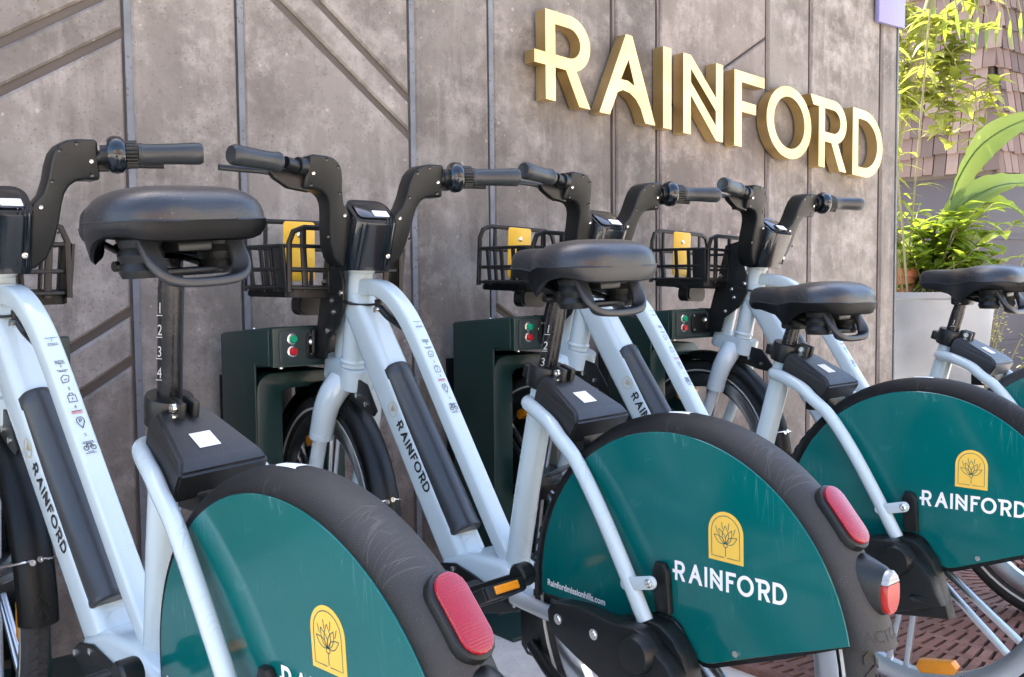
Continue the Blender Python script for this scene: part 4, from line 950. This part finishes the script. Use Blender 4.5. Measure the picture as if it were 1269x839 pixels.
m = MB(); tc = V((5.33, 3.12, .72)); m.lathe(tc, (0, 0, 1), [(0, 0), (.085, 0), (.10, .15), (.112, .152), (.112, .20), (.095, .20), (.085, .12), (0, .12)], 28)
ob('terracotta_pot', m.mesh('terracotta_pot', TERRA), label='small orange terracotta pot set among the leaves in the zinc planter', category='pot')

def leaf(mb, base, dirv, L_, W_, droop=.3, up=V((0, 0, 1)), n=4, fold=.25):
    d = V(dirv).normalized(); sd_ = d.cross(up); sd_ = sd_.normalized() if sd_.length > 1e-4 else V((1, 0, 0)); nn = sd_.cross(d)
    vs, fs = [], []
    for i in range(n + 1):
        t = i / n; wv = W_ * math.sin(math.pi * (.06 + .94 * t) ** .85) * .5 if i < n else .0004
        c = V(base) + d * (L_ * t) - V((0, 0, 1)) * (droop * L_ * t * t)
        vs += [c + sd_ * wv + nn * wv * fold, c, c - sd_ * wv + nn * wv * fold]
    for i in range(n):
        k = 3 * i; fs += [(k, k + 1, k + 4, k + 3), (k + 1, k + 2, k + 5, k + 4)]
    mb.raw(vs, fs)
def rdir(zlo=-.2, zhi=.8):
    a = random.uniform(0, 2 * math.pi); z = random.uniform(zlo, zhi); q = math.sqrt(max(0, 1 - z * z)); return V((q * math.cos(a), q * math.sin(a), z))
def stemcluster(mb_s, mb_l, base, tip, nl, L_, W_, rs=.004, whorl=True):
    base, tip = V(base), V(tip); mid = base.lerp(tip, .5) + V((random.uniform(-.05, .05), random.uniform(-.05, .05), .03))
    path = cr([base, mid, tip], 5); mb_s.tube(path, rs, 5, (0.3, 1, .1))
    for i in range(nl):
        t = 1 - (i / nl) ** 1.2 * .6; p = path[min(len(path) - 1, int(t * (len(path) - 1)))]
        leaf(mb_l, p, rdir(-.25, .7), L_ * random.uniform(.6, 1.15), W_ * random.uniform(.7, 1.15), random.uniform(.1, .55))

# bright bushy plant in the planter (many whorled leaves)
s_, l_ = MB(), MB()
for i in range(52):
    tip = V((5.58 + random.gauss(0, .22), 2.95 + random.gauss(0, .15), random.uniform(.88, 1.30)))
    stemcluster(s_, l_, (5.36 + random.uniform(-.12, .12), 3.0 + random.uniform(-.1, .1), .72), tip, 14, .15, .072)
plantform('leafy_shrub', [('stem', s_, STEM), ('foliage', l_, LEAF)], (5.25, 3.0, .72), 'bushy plant with bright yellow green whorled leaves growing in the zinc planter', 'shrub')
# tall stalks with feathery tops
s_, l_ = MB(), MB()
for i in range(17):
    b = V((5.12 + random.uniform(-.18, .16), 3.0 + random.uniform(-.15, .2), .72)); tp = b + V((random.uniform(-.18, .25), random.uniform(-.1, .25), random.uniform(.9, 1.7)))
    path = cr([b, b.lerp(tp, .5) + V((random.uniform(-.04, .04), 0, 0)), tp], 5); s_.tube(path, .0055, 6, (.3, 1, .1))
    for k in range(10): leaf(l_, path[random.randint(4, 10)], rdir(-.5, .6), random.uniform(.10, .2), random.uniform(.022, .04), .5)
plantform('bamboo_clump', [('stem', s_, STEM), ('foliage', l_, LEAF3)], (5.12, 3.0, .72), 'clump of tall thin stalks with narrow yellowish leaves at the left of the zinc planter', 'plant')
# climber hanging from above
s_, l_ = MB(), MB()
for i in range(64):
    b = V((6.0 + random.uniform(-.4, .42), 3.3 + random.uniform(-.2, .25), random.uniform(1.95, 2.5))); tp = b + V((random.gauss(0, .16), random.gauss(0, .14), random.uniform(-.38, .1)))
    stemcluster(s_, l_, b, tp, 11, .15, .06, .004)
s_.tube(cr([(5.85, 3.55, 0), (5.83, 3.5, 1.2), (5.9, 3.4, 2.0), (6.0, 3.3, 2.6)], 6), .03, 8, (.3, 1, .1))
plantform('small_tree', [('trunk', s_, STEM), ('crown', l_, LEAF3)], (5.85, 3.55, 0), 'slender tree with yellow green leaves overhanging the planter beside the shingled building', 'tree')
# dark drooping leaves at the top
s_, l_ = MB(), MB()
for i in range(9):
    b = V((5.75 + .07 * i, 3.15 - .03 * i, 2.36 + random.uniform(0, .1))); leaf(l_, b, V((random.uniform(-.3, .3), random.uniform(-.3, .1), -1)), random.uniform(.14, .22), .055, .05, V((0, 1, 0)))
    s_.rod(b, b + V((0, .1, .4)), .004, 5)
plantform('hanging_vine', [('stem', s_, STEM), ('foliage', l_, LEAF)], (5.75, 3.15, 2.4), 'few dark pointed leaves hanging into the top edge above the slender tree', 'vine')
# big paddle leaves
def paddle(mb, mid, pts, wmax, twist=V((0, 0, 1)), split=True):
    path = cr(pts, 7); n = len(path); vs, fs = [], []
    for i, p in enumerate(path):
        t = i / (n - 1); tg_ = (path[min(i + 1, n - 1)] - path[max(i - 1, 0)]).normalized(); sd_ = tg_.cross(twist).normalized(); up = sd_.cross(tg_)
        wv = wmax * (math.sin(math.pi * min(1, (.05 + t * .95)) ** .8) ** .75) + .001
        rip = .006 * math.sin(i * 2.4) if split else 0
        vs += [p + sd_ * wv + up * (wv * .35 + rip), p + sd_ * wv * .5 + up * (wv * .12), p, p - sd_ * wv * .5 + up * wv * .12, p - sd_ * wv + up * (wv * .35 - rip)]
    for i in range(n - 1):
        for j in range(4): k = 5 * i + j; fs.append((k, k + 1, k + 6, k + 5))
    mb.raw(vs, fs); mid.tube(path, 1, 6, (0.3, 1, .1), [.009 * (1 - .8 * i / (n - 1)) for i in range(n)])
for pts, wv, tw, lab in (([(5.62, 3.0, 1.20), (5.70, 2.97, 1.42), (5.86, 2.92, 1.62), (6.12, 2.84, 1.76), (6.5, 2.75, 1.86)], .088, V((.35, -.8, .5)), 'broad upright banana leaf, bright green, in front of the shingles'),
                         ([(5.55, 2.98, 1.16), (5.75, 2.93, 1.30), (6.02, 2.86, 1.40), (6.4, 2.75, 1.41), (6.7, 2.66, 1.36)], .085, V((.3, -.55, .8)), 'arching banana leaf reaching right below the upright one'),
                         ([(5.6, 2.96, 1.17), (5.82, 2.90, 1.28), (6.05, 2.83, 1.27), (6.24, 2.77, 1.16)], .07, V((.3, -.7, .6)), 'drooping banana leaf with its tip hanging over the dark wall')):
    mb, md = MB(), MB(); base = V((5.48, 3.02, .72)); md.tube(cr([base, base.lerp(V(pts[0]), .5) + V((.02, 0, .02)), V(pts[0])], 5), .011, 6, (.3, 1, .1))
    paddle(mb, md, pts, wv, tw); plantform('banana_plant', [('leaf_blade', mb, LEAF2), ('stalk', md, LEAF2)], base, lab, 'plant', 'banana plants in the planter')
# cream flowering sprigs behind the right bikes
s_, l_, g_ = MB(), MB(), MB()
for i in range(26):
    b = V((5.45 + random.uniform(-.1, .2), 2.7 + random.uniform(-.1, .15), 0)); tp = V((5.52 + random.gauss(0, .17), 2.72 + random.gauss(0, .14), random.uniform(.42, 1.02)))
    path = cr([b, b.lerp(tp, .5) + V((0, 0, .06)), tp], 5); s_.tube(path, .0035, 5, (.3, 1, .1))
    for k in range(26):
        p = path[random.randint(5, len(path) - 1)] + rdir(-1, 1) * random.uniform(.005, .06); leaf(l_ if random.random() < .7 else g_, p, rdir(-.6, .9), random.uniform(.016, .034), random.uniform(.012, .02), .2, n=2)
plantform('flowering_shrub', [('stem', s_, STEM), ('blossom', l_, SPRIG), ('foliage', g_, LEAF)], (5.6, 2.72, 0), 'wiry shrub with tiny cream flowers beside the zinc planter, behind the last saddle', 'shrub')
# shingled building with a dark lower wall
B0 = V((7.42, 3.6, 0))
bld = empty('shingled_building', B0, label='building corner clad in weathered wooden shingles above a dark purple wall, far right', category='building')
def bob(nm, me):
    o = ob(nm, me, bld); o.matrix_parent_inverse = Matrix.Translation(-B0); return o
m = MB(); m.box((B0.x + 2.08, B0.y + 2.08, 1.2), (4, 4, 2.4)); bob('dark_wall', m.mesh('dark_wall', DARKW))
for z in (.35, .75, 1.15):
    m = MB(); m.box((B0.x + .075, B0.y + 2.08, z), (.02, 4, .03)); bob('siding_batten', m.mesh('siding_batten', DARKW))
    m = MB(); m.box((B0.x + 2.08, B0.y + .075, z), (4, .02, .03)); bob('siding_batten', m.mesh('siding_batten', DARKW))
m = MB(); m.box((B0.x + 2.03, B0.y + 2.03, 2.75), (4, 4, 2.3)); bob('shingle_backing', m.mesh('shingle_backing', GROOVE))
sh_mesh = []
for k in range(9):
    m = MB(); wq = .075 + .014 * (k % 3); hq = .20
    m.loft([[(-wq / 2, -.012, 0), (wq / 2, -.010, 0), (wq / 2, .012, 0), (-wq / 2, .012, 0)], [(-wq / 2, .020, hq), (wq / 2, .020, hq), (wq / 2, .024, hq), (-wq / 2, .024, hq)]])
    sh_mesh.append((wq, m.mesh('shingle', SHING[k // 3])))
cnt = 0
for face in (0, 1):
    row = 0; z = 1.62
    while z < 3.45:
        x = -.01 if row % 2 else -.045
        lim = (1.15 if face == 0 else .75)
        while x < lim:
            wq, me = random.choice(sh_mesh); xc = x + wq / 2
            if xc > .0:
                zz = z + random.uniform(-.012, .012)
                o = bpy.data.objects.new('shingle', me); COL.objects.link(o); o.parent = bld; cnt += 1
                if face == 0: o.location = V((B0.x - .02, B0.y + xc, zz)) - B0; o.rotation_euler = (0, 0, R(-90))
                else: o.location = V((B0.x + xc, B0.y - .02, zz)) - B0; o.rotation_euler = (0, 0, 0)
            x += wq + random.uniform(.004, .010)
        z += .148; row += 1
